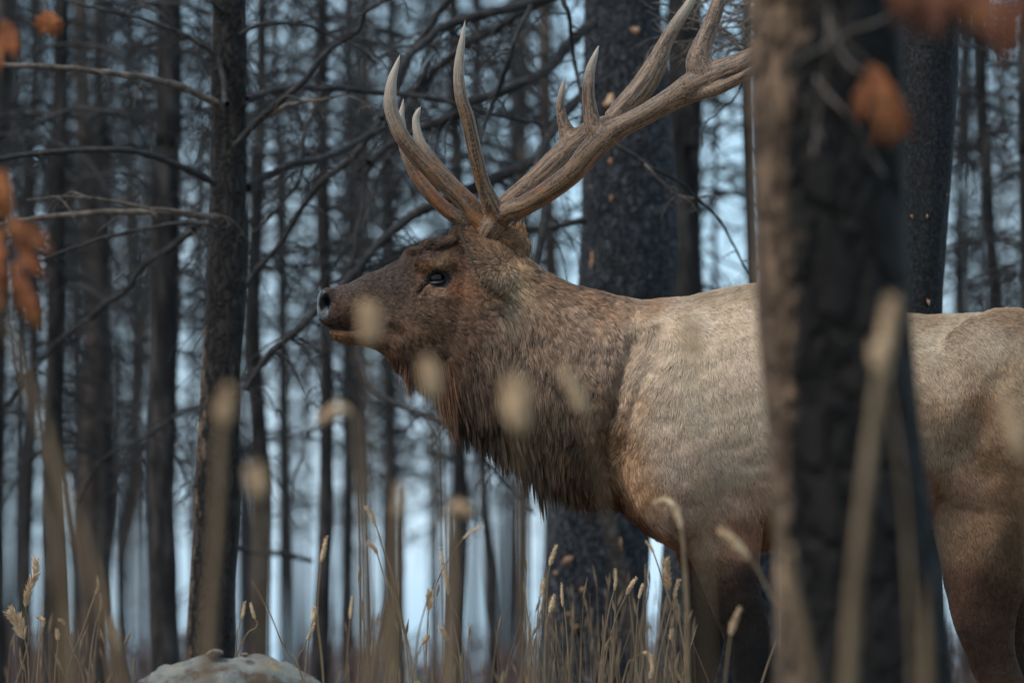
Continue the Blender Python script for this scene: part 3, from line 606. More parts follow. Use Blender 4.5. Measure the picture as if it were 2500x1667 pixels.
def idw(px, py, G, vals, p=3.2, eps=14):
    out = np.zeros((len(px), vals.shape[1])); 
    for a in range(0, len(px), 60000):
        d2 = (px[a:a + 60000, None] - G[None, :, 0]) ** 2 + (py[a:a + 60000, None] - G[None, :, 1]) ** 2 + eps * eps
        w_ = d2 ** (-p / 2); w_ /= w_.sum(1, keepdims=True); out[a:a + 60000] = w_ @ vals
    return out
def coat_color(V):
    px, py = toPx(V); n1 = 14 * fbm(V * 9, 3, 50); n2 = 14 * fbm(V * 9, 3, 60)
    c = idw(px + n1, py + n2, CG, _l) * GAIN
    ss = lambda a, b_, x: (lambda t: t * t * (3 - 2 * t))(np.clip((x - a) / (b_ - a), 0, 1))
    body_ = ss(1500, 1620, px) * ss(1420, 1300, py)
    face_ = ss(1240, 1130, px + .25 * (py - 700)); mane_ = ss(880, 1060, py) * ss(1570, 1370, px); leg_ = ss(1320, 1480, py)
    ear_ = ss(1130, 1150, px + .1 * (py - 560)) * ss(1330, 1280, px) * ss(730, 690, py) * ss(540, 580, py); face_ = face_ * (1 - .8 * ear_)
    c = c * (1 + .27 * body_ - .36 * face_ * (1 - mane_) - .42 * mane_ - (.68 - .36 * ss(2100, 2200, px)) * leg_ * (1 - mane_))[:, None]
    c = c * np.minimum(1, .60 / c.max(1))[:, None]
    return np.maximum(c, .004)
DG = np.array([  # x, y, dx, dy, length mm, lift
 (800, 715, 1, .0, 4, .1), (850, 700, 1, -.1, 6, .15), (880, 745, 1, .2, 8, .15), (820, 820, 1, .2, 8, .3), (870, 835, 1, .3, 10, .3), (930, 700, 1, -.1, 10, .2), (960, 650, .9, -.3, 12, .3), (990, 620, .9, -.4, 20, .6), (1040, 605, .9, -.2, 18, .6), (950, 780, 1, .4, 12, .2), (930, 840, .9, .5, 14, .25),
 (1035, 655, .8, -.6, 6, .12), (1075, 638, 1, -.1, 6, .12), (1110, 660, .8, .5, 12, .2), (1040, 708, .9, .4, 6, .1), (1070, 730, 1, .35, 8, .12), (1010, 760, 1, .3, 18, .2), (1060, 790, 1, .35, 28, .25), (1130, 760, .95, .35, 32, .3), (1000, 830, .9, .5, 32, .28), (1080, 850, .85, .5, 40, .32), (965, 870, .5, .85, 42, .4), (990, 890, .35, .95, 62, .42), (1020, 905, .25, 1, 76, .42), (1050, 925, .22, 1, 72, .42), (1090, 950, .2, 1, 62, .36),
 (1100, 600, .5, -.8, 18, .7), (1160, 565, .2, -.9, 14, .5), (1230, 590, .9, .3, 18, .4), (1150, 700, .6, .8, 20, .3), (1200, 740, .7, .7, 28, .3), (1160, 860, .3, 1, 44, .3), (1150, 980, .12, 1, 64, .3), (1140, 1050, .1, 1, 66, .3), (1200, 1100, .16, 1, 62, .3), (1270, 1140, .16, 1, 76, .32), (1330, 1170, .22, 1, 68, .3), (1400, 1190, .25, 1, 56, .3),
 (1260, 640, .4, .9, 34, .35), (1290, 620, .8, .6, 34, .4), (1300, 720, .5, .9, 38, .3), (1270, 820, .1, 1, 44, .28), (1220, 900, .05, 1, 52, .3), (1290, 960, .05, 1, 56, .28), (1350, 720, .85, .5, 36, .35), (1380, 800, .5, .85, 34, .3), (1400, 900, .25, 1, 38, .28), (1360, 1050, .15, 1, 56, .28), (1440, 1060, .2, 1, 40, .25),
 (1450, 715, .92, .35, 34, .35), (1500, 760, .7, .7, 30, .3), (1480, 880, .3, 1, 30, .28), (1480, 990, .3, .95, 30, .3), (1580, 735, .95, .2, 30, .3), (1560, 810, .1, 1, 28, .3), (1620, 790, .6, .8, 30, .3), (1600, 860, -.6, .8, 30, .3), (1560, 900, -.4, .9, 30, .3), (1540, 1000, -.35, .95, 26, .25), (1510, 1090, -.6, .8, 26, .25), (1600, 1000, -.15, 1, 24, .22),
 (1700, 725, 1, .0, 26, .25), (1830, 700, 1, -.05, 24, .22), (1700, 790, .8, .6, 28, .25), (1820, 780, .6, .8, 24, .2), (1700, 900, .15, 1, 26, .2), (1830, 950, .25, 1, 24, .2), (1700, 1050, .25, 1, 24, .2), (1820, 1150, .35, 1, 26, .22), (1620, 1150, .15, 1, 24, .2), (1560, 1200, .2, 1, 28, .25), (1500, 1230, .5, .85, 40, .3), (1600, 1320, .7, .7, 34, .3), (1700, 1270, .45, .9, 24, .2), (1850, 1280, .1, 1, 36, .3),
 (1740, 1400, .3, 1, 14, .15), (1820, 1600, .1, 1, 10, .15), (1700, 1550, -.1, 1, 10, .15), (1840, 1900, 0, 1, 7, .1),
 (2000, 1000, .4, 1, 24, .2), (2280, 775, 1, .15, 18, .2), (2460, 770, 1, .1, 18, .2), (2300, 850, .7, .7, 18, .2), (2450, 860, .5, .9, 18, .2), (2350, 950, .2, 1, 16, .2), (2460, 980, .6, .8, 18, .22), (2300, 1080, .1, 1, 20, .25), (2420, 1120, .6, .8, 20, .25), (2260, 1200, -.3, 1, 24, .3), (2400, 1250, .5, .9, 18, .2), (2320, 1350, .3, 1, 14, .2), (2450, 1400, .3, 1, 20, .25), (2380, 1550, .4, 1, 12, .2), (2420, 1850, 0, 1, 8, .1)], float)
def skin_mask(px, py, y):
    nose = (((px - 789) / 21) ** 2 + ((py - 744) / 36) ** 2 < 1) & (py < 784)
    pad = (px < 786) & (py > 715) & (py < 778)
    return (nose | pad)
px, py = toPx(BV)
bc = coat_color(BV)
sk = skin_mask(px, py, BV[:, 1])
bc[sk] = (.012, .012, .014)
fr = sk & (py > 748) & (fbm(BV * 300, 2, 8) > -.25) & (px < 800); bc[fr] = (.12, .125, .135)
nos = ((px - 792) / 14) ** 2 + ((py - 742) / 19) ** 2 < 1; bc[nos] = (.004, .003, .003)
ring = (((px - 1069) / 34) ** 2 + ((py - 680) / 25) ** 2 < 1) & (BV[:, 1] < 18); bc[ring] = (.012, .010, .010)
mouth = (seg_dist(px, py, [(798, 798), (830, 801), (858, 804), (880, 799)]) < 5); bc[mouth] = (.010, .007, .006)
bc[seg_dist(px, py, [(1022, 712), (1032, 700), (1046, 688)]) < 5] = (.015, .011, .009)
m, nt_, b = new_mat('elk_hide'); L = nt_.links.new
at = nt_.nodes.new('ShaderNodeAttribute'); at.attribute_name = 'coat'; L(at.outputs['Color'], b.inputs['Base Color'])
at2 = nt_.nodes.new('ShaderNodeAttribute'); at2.attribute_name = 'wet'; mr = nt_.nodes.new('ShaderNodeMapRange'); mr.inputs['To Min'].default_value = .85; mr.inputs['To Max'].default_value = .35
L(at2.outputs['Fac'], mr.inputs[0]); L(mr.outputs[0], b.inputs['Roughness'])
nn_ = nt_.nodes.new('ShaderNodeTexNoise'); nn_.inputs['Scale'].default_value = 260; nn_.inputs['Detail'].default_value = 3; tcc = nt_.nodes.new('ShaderNodeTexCoord'); L(tcc.outputs['Object'], nn_.inputs[0])
bp = nt_.nodes.new('ShaderNodeBump'); bp.inputs['Strength'].default_value = .6; bp.inputs['Distance'].default_value = .003; L(nn_.outputs['Fac'], bp.inputs['Height']); L(bp.outputs[0], b.inputs['Normal'])
M['hide'] = m
body = mesh_obj('body', BV, BF, M['hide'], elk, True, {'coat': bc * np.where(sk | ring | nos, 1, .42)[:, None], 'wet': sk.astype(float)})
bvh = BVHTree.FromPolygons(BV.tolist(), BF.tolist())
CAMP = Vector((0, 0, CZ))
def hit(px_, py_):
    d = Vector(P(px_, py_, 18.0).tolist()) - CAMP; d.normalize(); r = bvh.ray_cast(CAMP, d)
    return np.array(r[0]), np.array(r[1])

# --- ears: cupped sheets seen from behind
def ear_mesh(rim, base, bulge, thick=.004, nu=22, nv_=18):
    """rim and base are lists of (px,py,y); surface sweeps from base arc to rim"""
    rim = catmull(rim, 8); base = catmull(base, 8)
    k = nv_; ri = np.stack([np.interp(np.linspace(0, 1, k), np.linspace(0, 1, len(rim)), rim[:, c]) for c in range(3)], -1)
    ba = np.stack([np.interp(np.linspace(0, 1, k), np.linspace(0, 1, len(base)), base[:, c]) for c in range(3)], -1)
    u = np.linspace(0, 1, nu)[:, None, None]; v = np.linspace(0, 1, k)
    G = ba[None] * (1 - u) + ri[None] * u
    G[..., 2] -= bulge * np.sin(v * np.pi)[None] ** .7 * np.sin(np.clip(u[..., 0] * .74, 0, 1) * np.pi) ** .8
    V = P(G[..., 0], G[..., 1], G[..., 2])
    nx_ = np.cross(np.gradient(V, axis=0), np.gradient(V, axis=1)); nx_ /= np.linalg.norm(nx_, axis=-1)[..., None] + 1e-12
    if nx_[..., 1].mean() > 0: nx_ = -nx_
    V2 = V - nx_ * thick
    A = V.reshape(-1, 3); B = V2.reshape(-1, 3); n = len(A)
    i = np.arange(nu - 1)[:, None] * k; j = np.arange(k - 1)[None]; F = np.stack([i + j, i + j + 1, i + k + j + 1, i + k + j], -1).reshape(-1, 4)
    F2 = F[:, ::-1] + n; E = []
    bd = [(a, a + 1) for a in range(k - 1)] + [((nu - 1) * k + a + 1, (nu - 1) * k + a) for a in range(k - 1)] + [((a + 1) * k, a * k) for a in range(nu - 1)] + [(a * k + k - 1, (a + 1) * k + k - 1) for a in range(nu - 1)]
    for a, c in bd: E.append((a, c, c + n, a + n))
    return np.vstack([A, B]), np.vstack([F, F2, np.array(E)]), A, F, nx_.reshape(-1, 3)
def ey_(x, y, o): return (x, y, hit(max(x, 1135), max(y, 600))[0][1] + o)
ear_n = ear_mesh([ey_(1121, 556, -.055), ey_(1133, 592, -.068), ey_(1150, 635, -.074), ey_(1168, 676, -.068), ey_(1188, 702, -.054), ey_(1214, 718, -.02)],
                 [ey_(1222, 590, .016), ey_(1258, 602, .014), ey_(1282, 634, .012), ey_(1280, 670, .012), ey_(1258, 702, .012), ey_(1240, 716, .016)], .034)
ear_f = ear_mesh([(1232, 590, 18.12), (1250, 560, 18.10), (1268, 551, 18.08), (1282, 563, 18.06), (1290, 596, 18.04)],
                 [(1238, 610, 18.13), (1252, 606, 18.10), (1264, 606, 18.07), (1276, 608, 18.05), (1288, 612, 18.04)], .03)
M['ear_rim'] = noise_mat('ear_rim', [(.3, (.03, .02, .014)), (.7, (.06, .04, .028))], (60, 60, 60))
_r = ear_n[2].reshape(22, 18, 3)[-1]; mb = MB(); mb.tube(_r, .0040, 8); mb.build('ear_rim', M['ear_rim'], elk)
for EM in (ear_n, ear_f):
    c = coat_color(EM[0]); mesh_obj('ear', EM[0], EM[1], M['hide'], elk, True, {'coat': c * .7, 'wet': np.zeros(len(c))})

# --- eye
m, nt_, b = new_mat('elk_eye'); b.inputs['Base Color'].default_value = (.006, .004, .004, 1); b.inputs['Roughness'].default_value = .14; b.inputs['Specular IOR Level'].default_value = .3; M['eye'] = m
m, nt_, b = new_mat('eyelid'); b.inputs['Base Color'].default_value = (.014, .012, .013, 1); b.inputs['Roughness'].default_value = .45; M['lid'] = m
def sphere(c, r, n=40, m_=24):
    th = np.linspace(0, np.pi, m_ + 1); ph = np.arange(n) / n * 2 * np.pi
    r = np.broadcast_to(np.asarray(r, float), (3,))
    V = np.stack([np.sin(th)[:, None] * np.cos(ph)[None] * r[0], np.cos(th)[:, None] * r[1] * -1 + 0 * ph[None], np.sin(th)[:, None] * np.sin(ph)[None] * r[2]], -1).reshape(-1, 3) + c
    i = np.arange(m_)[:, None] * n; j = np.arange(n)[None]; jn = (j + 1) % n
    return V, np.stack([i + j, i + jn, i + n + jn, i + n + j], -1).reshape(-1, 4)
hp, hn = hit(1069, 680)
for s_ in (1, -1):
    c = hp + np.array([0, .012, 0]); c[1] = 18 + (c[1] - 18) * s_
    V, F = sphere(c, .0240); eye = mesh_obj('eye', V, F, M['eye'], elk)
    for up in (1, -1):
        t = np.linspace(-1, 1, 22); ex = 27 * t; ey = -up * (18 if up > 0 else 16) * np.sqrt(np.clip(1 - np.abs(t) ** 2.2, 0, 1)) + 4 * t * 0 - 3 * t
        zz = np.sqrt(np.clip(.0270 ** 2 - (ex * .00112) ** 2 - (ey * .00112) ** 2, 0, 1)); q = P(1069 + ex, 680 + ey, 18.0)
        q[:, 1] = c[1] - s_ * (zz + .001); mbb = MB(); mbb.tube(q, .0042 * (1.15 - .5 * t ** 2), 8); mbb.build('eyelid', M['lid'], elk)

# --- antlers
def antler(spec, sgn, seed):
    Vs, Fs, o = [], [], 0; SK = []
    for br, pts in enumerate(spec):
        c = catmull(np.array(pts, float), 9)  # px, py, r, dY
        W = P(c[:, 0], c[:, 1], 18.0 + sgn * c[:, 3]); r = np.maximum(c[:, 2], 1.2) * mpp(18.0 + sgn * c[:, 3])
        V, F = tube(W, r, 26); n = 26; m_ = len(W)
        Vs.append(V); Fs += [[x + o for x in f] for f in F.tolist()] + [[x + o for x in range(n)][::-1], [x + o for x in range((m_ - 1) * n, m_ * n)]]; o += len(V)
        s = np.concatenate([[0], np.cumsum(np.linalg.norm(np.diff(W, axis=0), axis=1))])
        SK.append((W, r, s, br))
    me = bpy.data.meshes.new('t'); me.from_pydata(np.vstack(Vs).tolist(), [], Fs); me.update(); t = bpy.data.objects.new('t', me); COL.objects.link(t)
    a = t.modifiers.new('r', 'REMESH'); a.mode = 'VOXEL'; a.voxel_size = .0032; b_ = t.modifiers.new('s', 'SMOOTH'); b_.iterations = 7
    ev = t.evaluated_get(bpy.context.evaluated_depsgraph_get()); em = ev.to_mesh(); n = len(em.vertices)
    V = np.empty(n * 3, np.float32); em.vertices.foreach_get('co', V); V = V.reshape(-1, 3).astype(float)
    F = np.empty(len(em.loops), np.int32); em.loops.foreach_get('vertex_index', F); F = F.reshape(-1, 4); ev.to_mesh_clear(); bpy.data.objects.remove(t)
    N, _ = vnormals(V, F)
    # nearest skeleton sample
    WP = np.vstack([x[0] for x in SK]); RR = np.concatenate([x[1] for x in SK]); S_ = np.concatenate([x[2] for x in SK]); TL = np.concatenate([x[2] / x[2][-1] for x in SK]); BR = np.concatenate([np.full(len(x[0]), x[3]) for x in SK])
    T = np.vstack([np.gradient(x[0], axis=0) for x in SK]); T /= np.linalg.norm(T, axis=1)[:, None]
    idx = np.empty(n, int)
    for q in range(0, n, 20000):
        d = np.linalg.norm(V[q:q + 20000, None] - WP[None], axis=2) - RR[None]; idx[q:q + 20000] = d.argmin(1)
    d = V - WP[idx]; tt = T[idx]; sl_ = (d * tt).sum(1); s = S_[idx] + sl_; u = np.cross(tt, [0, 1, 0]); u /= np.linalg.norm(u, axis=1)[:, None] + 1e-9; v = np.cross(tt, u)
    ang = np.arctan2((d * u).sum(1), (d * v).sum(1)); r = RR[idx]; tl = TL[idx]; br = BR[idx]
    cx_, sx_ = np.cos(ang) * r * 300, np.sin(ang) * r * 300
    g = fbm(np.stack([cx_, sx_, s * 7 + br * 13], -1), 3, seed); g2 = fbm(np.stack([cx_ * 2.6, sx_ * 2.6, s * 16 + br * 7], -1), 3, seed + 5)
    pebble = fbm(V * 160, 2, seed + 9)
    amp = np.clip(r / .02, .2, 1.2)
    burr = np.clip(1 - np.abs(np.linalg.norm(V - (WP[0] + (WP[9] - WP[0]) * .8), axis=1) - 0) / .05, 0, 1) * np.clip(fbm(V * 90, 2, 3) + .1, 0, 1)
    V = V + N * (burr * .008)[:, None]
    V = V + N * ((g * np.where(br == 0, .0006, .0011) + g2 * .0008) * amp + pebble * .0007 * (tl < .8))[:, None]
    # colour: pale worn tips, dark stained grooves, rusty base
    base = np.array(lin((140, 109, 82))); dark = np.array(lin((70, 50, 38))); pale = np.array(lin((196, 182, 164))); rust = np.array(lin((158, 96, 46)))
    dB = np.linalg.norm(V - WP[0], axis=1); k1 = np.clip((-g - g2 * 1.2) * 2.8 + .38, 0, 1)[:, None]
    c = base * (1 - k1) + dark * k1
    is_t = (br > 0); tip = np.where(is_t, np.clip((tl - .58) / .36, 0, 1), 0)[:, None]; c = c * (1 - tip * .85) + pale * tip * .85
    grey = np.clip((dB - .25) / .45, 0, .8)[:, None]; c = c * (1 - grey * .3) + np.array(lin((140, 122, 106))) * grey * .3 * (1 - .5 * k1) + c * 0
    rs = (np.clip(fbm(V * 28, 3, seed + 2) * 2.5 - .2, 0, 1) * np.clip(1 - dB / .42, 0, 1))[:, None]; c = c * (1 - rs * .75) + rust * rs * .75
    return V, F, np.clip(c * .86, 0, .8)
m, nt_, b = new_mat('antler_bone'); L = nt_.links.new
at = nt_.nodes.new('ShaderNodeAttribute'); at.attribute_name = 'coat'; L(at.outputs['Color'], b.inputs['Base Color']); b.inputs['Roughness'].default_value = .5; b.inputs['Specular IOR Level'].default_value = .4
nn_ = nt_.nodes.new('ShaderNodeTexNoise'); nn_.inputs['Scale'].default_value = 220; nn_.inputs['Detail'].default_value = 4; tcc = nt_.nodes.new('ShaderNodeTexCoord'); L(tcc.outputs['Object'], nn_.inputs[0])
bp = nt_.nodes.new('ShaderNodeBump'); bp.inputs['Strength'].default_value = .5; bp.inputs['Distance'].default_value = .002; L(nn_.outputs['Fac'], bp.inputs['Height']); L(bp.outputs[0], b.inputs['Normal'])
M['antler'] = m
NEAR = [
 [(1180, 590, 32, .05), (1195, 562, 34, .06), (1214, 535, 31, .07), (1240, 517, 27, .09), (1285, 500, 25, .12), (1346, 462, 26, .17), (1400, 420, 27, .21), (1440, 372, 30, .24), (1485, 330, 30, .26), (1530, 303, 26, .28), (1580, 277, 26, .30), (1644, 240, 30, .32), (1700, 208, 38, .34), (1755, 184, 38, .35), (1812, 160, 33, .36), (1880, 120, 24, .36), (1950, 70, 18, .34), (2010, 0, 12, .3), (2050, -70, 3, .26)],
 [(1190, 555, 26, .06), (1163, 527, 26, .06), (1138, 493, 25, .065), (1087, 446, 24, .07), (1027, 391, 21, .08), (985, 340, 19.5, .09), (961, 289, 18, .09), (953, 247, 16.5, .09), (957, 196, 12, .085), (968, 161, 7, .08), (977, 133, 2, .075)],
 [(1222, 530, 28, .08), (1204, 505, 23, .09), (1178, 446, 18.5, .11), (1160, 374, 17.5, .13), (1142, 293, 17, .15), (1126, 238, 15.5, .16), (1120, 183, 13.5, .16), (1124, 128, 10.5, .155), (1132, 77, 5.5, .15), (1136, 46, 1.5, .145)],
 [(1490, 345, 38, .25), (1456, 322, 27, .25), (1442, 276, 18.5, .25), (1436, 221, 15.5, .25), (1442, 170, 12, .245), (1453, 136, 7.5, .24), (1463, 109, 1.5, .235)],
 [(1735, 200, 44, .34), (1710, 160, 37, .34), (1712, 123, 27, .34), (1733, 68, 20.5, .33), (1751, 15, 18, .32), (1770, -55, 12, .3), (1785, -120, 3, .29)],
 [(1690, 235, 14, .35), (1740, 222, 15, .38), (1790, 200, 14, .41), (1830, 178, 12, .44), (1880, 140, 10, .46), (1920, 90, 3, .48)],
]
FAR = [
 [(1165, 590, 30, .05), (1185, 560, 32, .06), (1205, 530, 28, .07), (1240, 500, 28, .09), (1308, 445, 31, .13), (1359, 396, 33, .16), (1400, 360, 35, .18), (1450, 320, 30, .21), (1510, 300, 25, .24), (1600, 262, 20, .27), (1690, 215, 20, .3), (1800, 165, 18, .3), (1900, 90, 14, .3), (1960, 30, 4, .3)],
 [(1170, 565, 24, .05), (1130, 540, 20, .05), (1085, 508, 18, .055), (1044, 466, 18, .06), (1010, 415, 17, .07), (988, 355, 15, .07), (979, 300, 11, .07), (985, 242, 2, .07)],
 [(1200, 535, 24, .08), (1147, 497, 20, .10), (1104, 451, 18, .12), (1061, 400, 16, .14), (1026, 345, 12, .15), (1015, 298, 9.5, .16), (1020, 275, 7, .16), (1028, 259, 1.5, .16)],
 [(1430, 352, 34, .2), (1396, 340, 30, .19), (1380, 312, 18, .19), (1368, 264, 11, .19), (1373, 221, 8, .185), (1380, 187, 1.5, .18)],
 [(1495, 295, 26, .24), (1530, 256, 29, .25), (1563, 221, 31, .26), (1597, 168, 28, .27), (1622, 110, 19, .28), (1648, 64, 16, .29), (1685, 8, 12, .3), (1715, -50, 4, .3)],
]
for spec, sg in ((NEAR, -1), (FAR, 1)):
    V, F, c = antler(spec, sg, 20 + sg)
    mesh_obj('antler', V, F, M['antler'], elk, True, {'coat': c})

# --- fur
def smoothstep(a, b_, x): t = np.clip((x - a) / (b_ - a), 0, 1); return t * t * (3 - 2 * t)
def scatter(V, F, N, dens):
    """dens: hairs per m2 per face"""
    tri = np.vstack([F[:, [0, 1, 2]], F[:, [0, 2, 3]]]); d = np.concatenate([dens, dens])
    e1 = V[tri[:, 1]] - V[tri[:, 0]]; e2 = V[tri[:, 2]] - V[tri[:, 0]]; ar = .5 * np.linalg.norm(np.cross(e1, e2), axis=1)
    ex = ar * d; cnt = np.floor(ex + RNG.random(len(ex))).astype(int); ti = np.repeat(np.arange(len(tri)), cnt)
    r1 = np.sqrt(RNG.random(len(ti))); r2 = RNG.random(len(ti)); w0, w1, w2 = 1 - r1, r1 * (1 - r2), r1 * r2
    t = tri[ti]; p = V[t[:, 0]] * w0[:, None] + V[t[:, 1]] * w1[:, None] + V[t[:, 2]] * w2[:, None]
    n = N[t[:, 0]] * w0[:, None] + N[t[:, 1]] * w1[:, None] + N[t[:, 2]] * w2[:, None]
    return p, n / (np.linalg.norm(n, axis=1)[:, None] + 1e-12)
def fur_params(p):
    px, py = toPx(p); g = idw(px, py, DG, DG[:, 2:], 3.0, 12); return px, py, g
def strands(p, n, fld, clump_r, npt=5, seed=0):
    """fld(p) -> dir3 (unnormalised), length, lift"""
    d, Lh, lift = fld(p)
    dn = (d * n).sum(1); keep = smoothstep(.03, .06, Lh) * .95; d = d - n * np.where(dn > 0, dn * (1 - keep), dn)[:, None]; d /= np.linalg.norm(d, axis=1)[:, None] + 1e-9
    # meandering
    _bx, _ = toPx(p); a = (.6 - .3 * smoothstep(1480, 1600, _bx)) * fbm(p * 16, 2, 31 + seed) + (.4 - .15 * smoothstep(1480, 1600, _bx)) * fbm(p * 60, 1, 41 + seed) + RNG.normal(0, .10, len(p))
    b_ = np.cross(n, d); d = d * np.cos(a)[:, None] + b_ * np.sin(a)[:, None]
    Lh = Lh * (1 + np.where(Lh > .05, .4, .25) * fbm(p * 26, 2, 5)) * np.where(Lh > .04, RNG.uniform(.3, 1.2, len(p)), RNG.uniform(.7, 1.15, len(p))); lf = lift * (1 + .6 * fbm(p * 34, 2, 77)) * RNG.uniform(.75, 1.25, len(p))
    t = np.linspace(0, 1, npt)[None, :, None]
    curl = RNG.normal(0, .10, len(p))[:, None, None] * (t ** 2)
    g = np.array([0, 0, -1.]); gw = np.clip((Lh - .025) / .06, 0, 1)[:, None, None]
    off = d[:, None] * t * (1 - .15 * t * lf[:, None, None]) + n[:, None] * lf[:, None, None] * (t * (1.25 - .75 * t)) + np.cross(n, d)[:, None] * curl + g * gw * .55 * t ** 2
    return p, off * Lh[:, None, None], Lh
def clump(p, off, crad, strength):
    m_ = max(1, int(len(p) * .055)); gi = RNG.choice(len(p), m_, replace=False)
    kd = KDTree(m_)
    for i_, k in enumerate(gi): kd.insert(p[k], i_)
    kd.balance(); near = np.empty(len(p), int); dist = np.empty(len(p))
    for i_ in range(len(p)):
        _, a, dd = kd.find(p[i_]); near[i_] = a; dist[i_] = dd
    k = gi[near]; t = np.linspace(0, 1, off.shape[1])[None, :, None]
    tgt = p[k][:, None] + off[k] - p[:, None]
    w_ = (strength * np.exp(-(dist / .03) ** 2))[:, None, None] * t ** 1.3
    return off * (1 - w_) + tgt * w_, near
def build_fur(name, p, off, Lh, col, rad, mat, parent):
    n, k = off.shape[:2]; pts = p[:, None] + off - parent_loc(parent)
    hc = bpy.data.hair_curves.new(name); hc.add_curves([k] * n)
    hc.position_data.foreach_set('vector', pts.astype(np.float32).ravel())
    ra = hc.attributes.new('radius', 'FLOAT', 'POINT'); prof = np.array([.75, 1, .9, .6, .15]) if k == 5 else np.linspace(1, .15, k)
    ra.data.foreach_set('value', (rad[:, None] * prof[None]).astype(np.float32).ravel())
    ca = hc.attributes.new('coat', 'FLOAT_COLOR', 'CURVE'); ca.data.foreach_set('color', np.concatenate([col, np.ones((n, 1))], 1).astype(np.float32).ravel())
    hc.materials.append(mat)
    return link(bpy.data.objects.new(name, hc), parent)
m, nt_, b = new_mat('elk_fur'); L = nt_.links.new
at = nt_.nodes.new('ShaderNodeAttribute'); at.attribute_name = 'coat'; hi = nt_.nodes.new('ShaderNodeHairInfo')
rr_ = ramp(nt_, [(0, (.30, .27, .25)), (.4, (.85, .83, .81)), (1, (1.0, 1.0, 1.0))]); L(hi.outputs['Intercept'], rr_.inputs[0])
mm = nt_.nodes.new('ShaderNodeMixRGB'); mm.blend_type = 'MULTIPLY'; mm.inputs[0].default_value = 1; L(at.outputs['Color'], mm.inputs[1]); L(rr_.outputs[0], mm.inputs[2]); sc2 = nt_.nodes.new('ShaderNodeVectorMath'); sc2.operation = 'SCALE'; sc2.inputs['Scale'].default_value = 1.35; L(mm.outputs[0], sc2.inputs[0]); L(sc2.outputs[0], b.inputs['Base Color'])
b.inputs['Roughness'].default_value = .55; b.inputs['Specular IOR Level'].default_value = .25
M['fur'] = m
fc = BV[BF].mean(1); fnn = fn / (np.linalg.norm(fn, axis=1)[:, None] + 1e-12); fpx, fpy = toPx(fc)
face = smoothstep(1200, 1100, fpx)
dens = 190000 + 330000 * face
vis = smoothstep(.55, .0, fnn[:, 1]); dens = dens * np.where(fc[:, 1] < 18.02, np.maximum(vis, .12), vis * .35 + .06)
dens = dens * smoothstep(2620, 2520, fpx) + 9000
dens *= 1.0; dens *= np.where(fpy > 1730, .12, 1)
sk_f = skin_mask(fpx, fpy, 0) | ((((fpx - 1069) / 31) ** 2 + ((fpy - 680) / 21.5) ** 2 < 1) & (np.abs(fc[:, 1] - 18) > .04)) | (seg_dist(fpx, fpy, [(1022, 712), (1032, 700), (1046, 688)]) < 5) | (seg_dist(fpx, fpy, [(798, 798), (830, 801), (858, 804), (880, 799)]) < 4)
dens[sk_f] = 0
p, n = scatter(BV, BF, BN, dens)
def fld_body(p):
    px, py, g = fur_params(p)
    d = np.stack([g[:, 0], 0 * px, -g[:, 1]], -1)
    Lh = g[:, 2] / 1000; lift = g[:, 3]
    # hair behind and under the crease stays short; throat-centre hair longest
    q = (RNG.random(len(p)) < .07) & (px > 975) & (px < 1110) & (py > 865) & (py < 990); Lh = np.where(q, .088, Lh); d[q] = (.22, -.1, -1)
    return d, Lh, lift
p, off, Lh = strands(p, n, fld_body, 0)
_x, _y = toPx(p)
_st = .30 + .48 * smoothstep(.024, .05, Lh) + .16 * smoothstep(1500, 1350, _x) + .28 * smoothstep(960, 1020, _x) * smoothstep(1300, 1200, _x) * smoothstep(700, 760, _y) - .1 * smoothstep(1500, 1600, _x)
off, cl = clump(p, off, 0, np.minimum(_st, .74) * np.where((_x < 1110) & (_y > 865) & (Lh > .07), .4, 1))
col = coat_color(p); px, py = toPx(p)
cj = RNG.normal(0, 1, cl.max() + 1)[cl]
_bk = smoothstep(1480, 1600, px); col = col * (1 + (.27 - .19 * _bk) * cj + RNG.normal(0, 1, len(p)) * (.26 - .12 * _bk))[:, None].clip(.35, 1.9)
tanm = (RNG.random(len(p)) < .10)[:, None]; col = np.where(tanm, col * np.array([1.35, 1.25, 1.1]), col)
beard = (px < 1110) & (py > 865) & ((RNG.random(len(p)) < .25) | (Lh > .07)); col[beard] = col[beard] * np.array([2.1, 1.9, 1.6])
col = np.maximum(col * np.minimum(1, .62 / col.max(1))[:, None], .003)
rad = np.where(Lh < .016, .00042, np.where(px > 1560, .00046, .00058)) * RNG.uniform(.7, 1.3, len(p))
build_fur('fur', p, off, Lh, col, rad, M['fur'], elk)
print('fur strands', len(p))
# ear fur
for EM, (bx, by) in ((ear_n, (1236, 628)), (ear_f, (1262, 615))):
    V_, F_, N_ = EM[2], EM[3], EM[4]
    pe, ne = scatter(V_, F_, N_, np.full(len(F_), 330000.))
    def fld_e(p, bx=bx, by=by):
        px, py = toPx(p); d = np.stack([px - bx, 0 * px, -(py - by)], -1); d /= np.linalg.norm(d, axis=1)[:, None] + 1e-6
        return d, np.full(len(p), .020), np.full(len(p), .22)
    pe, oe, Le = strands(pe, ne, fld_e, 0); oe, ce = clump(pe, oe, 0, .72)
    cc = coat_color(pe) * (1 + RNG.normal(0, .22, len(pe)) + .28 * RNG.normal(0, 1, ce.max() + 1)[ce])[:, None].clip(.5, 1.6)
    build_fur('ear_fur', pe, oe, Le, np.clip(cc, .003, .8), np.full(len(pe), .00058), M['fur'], elk)
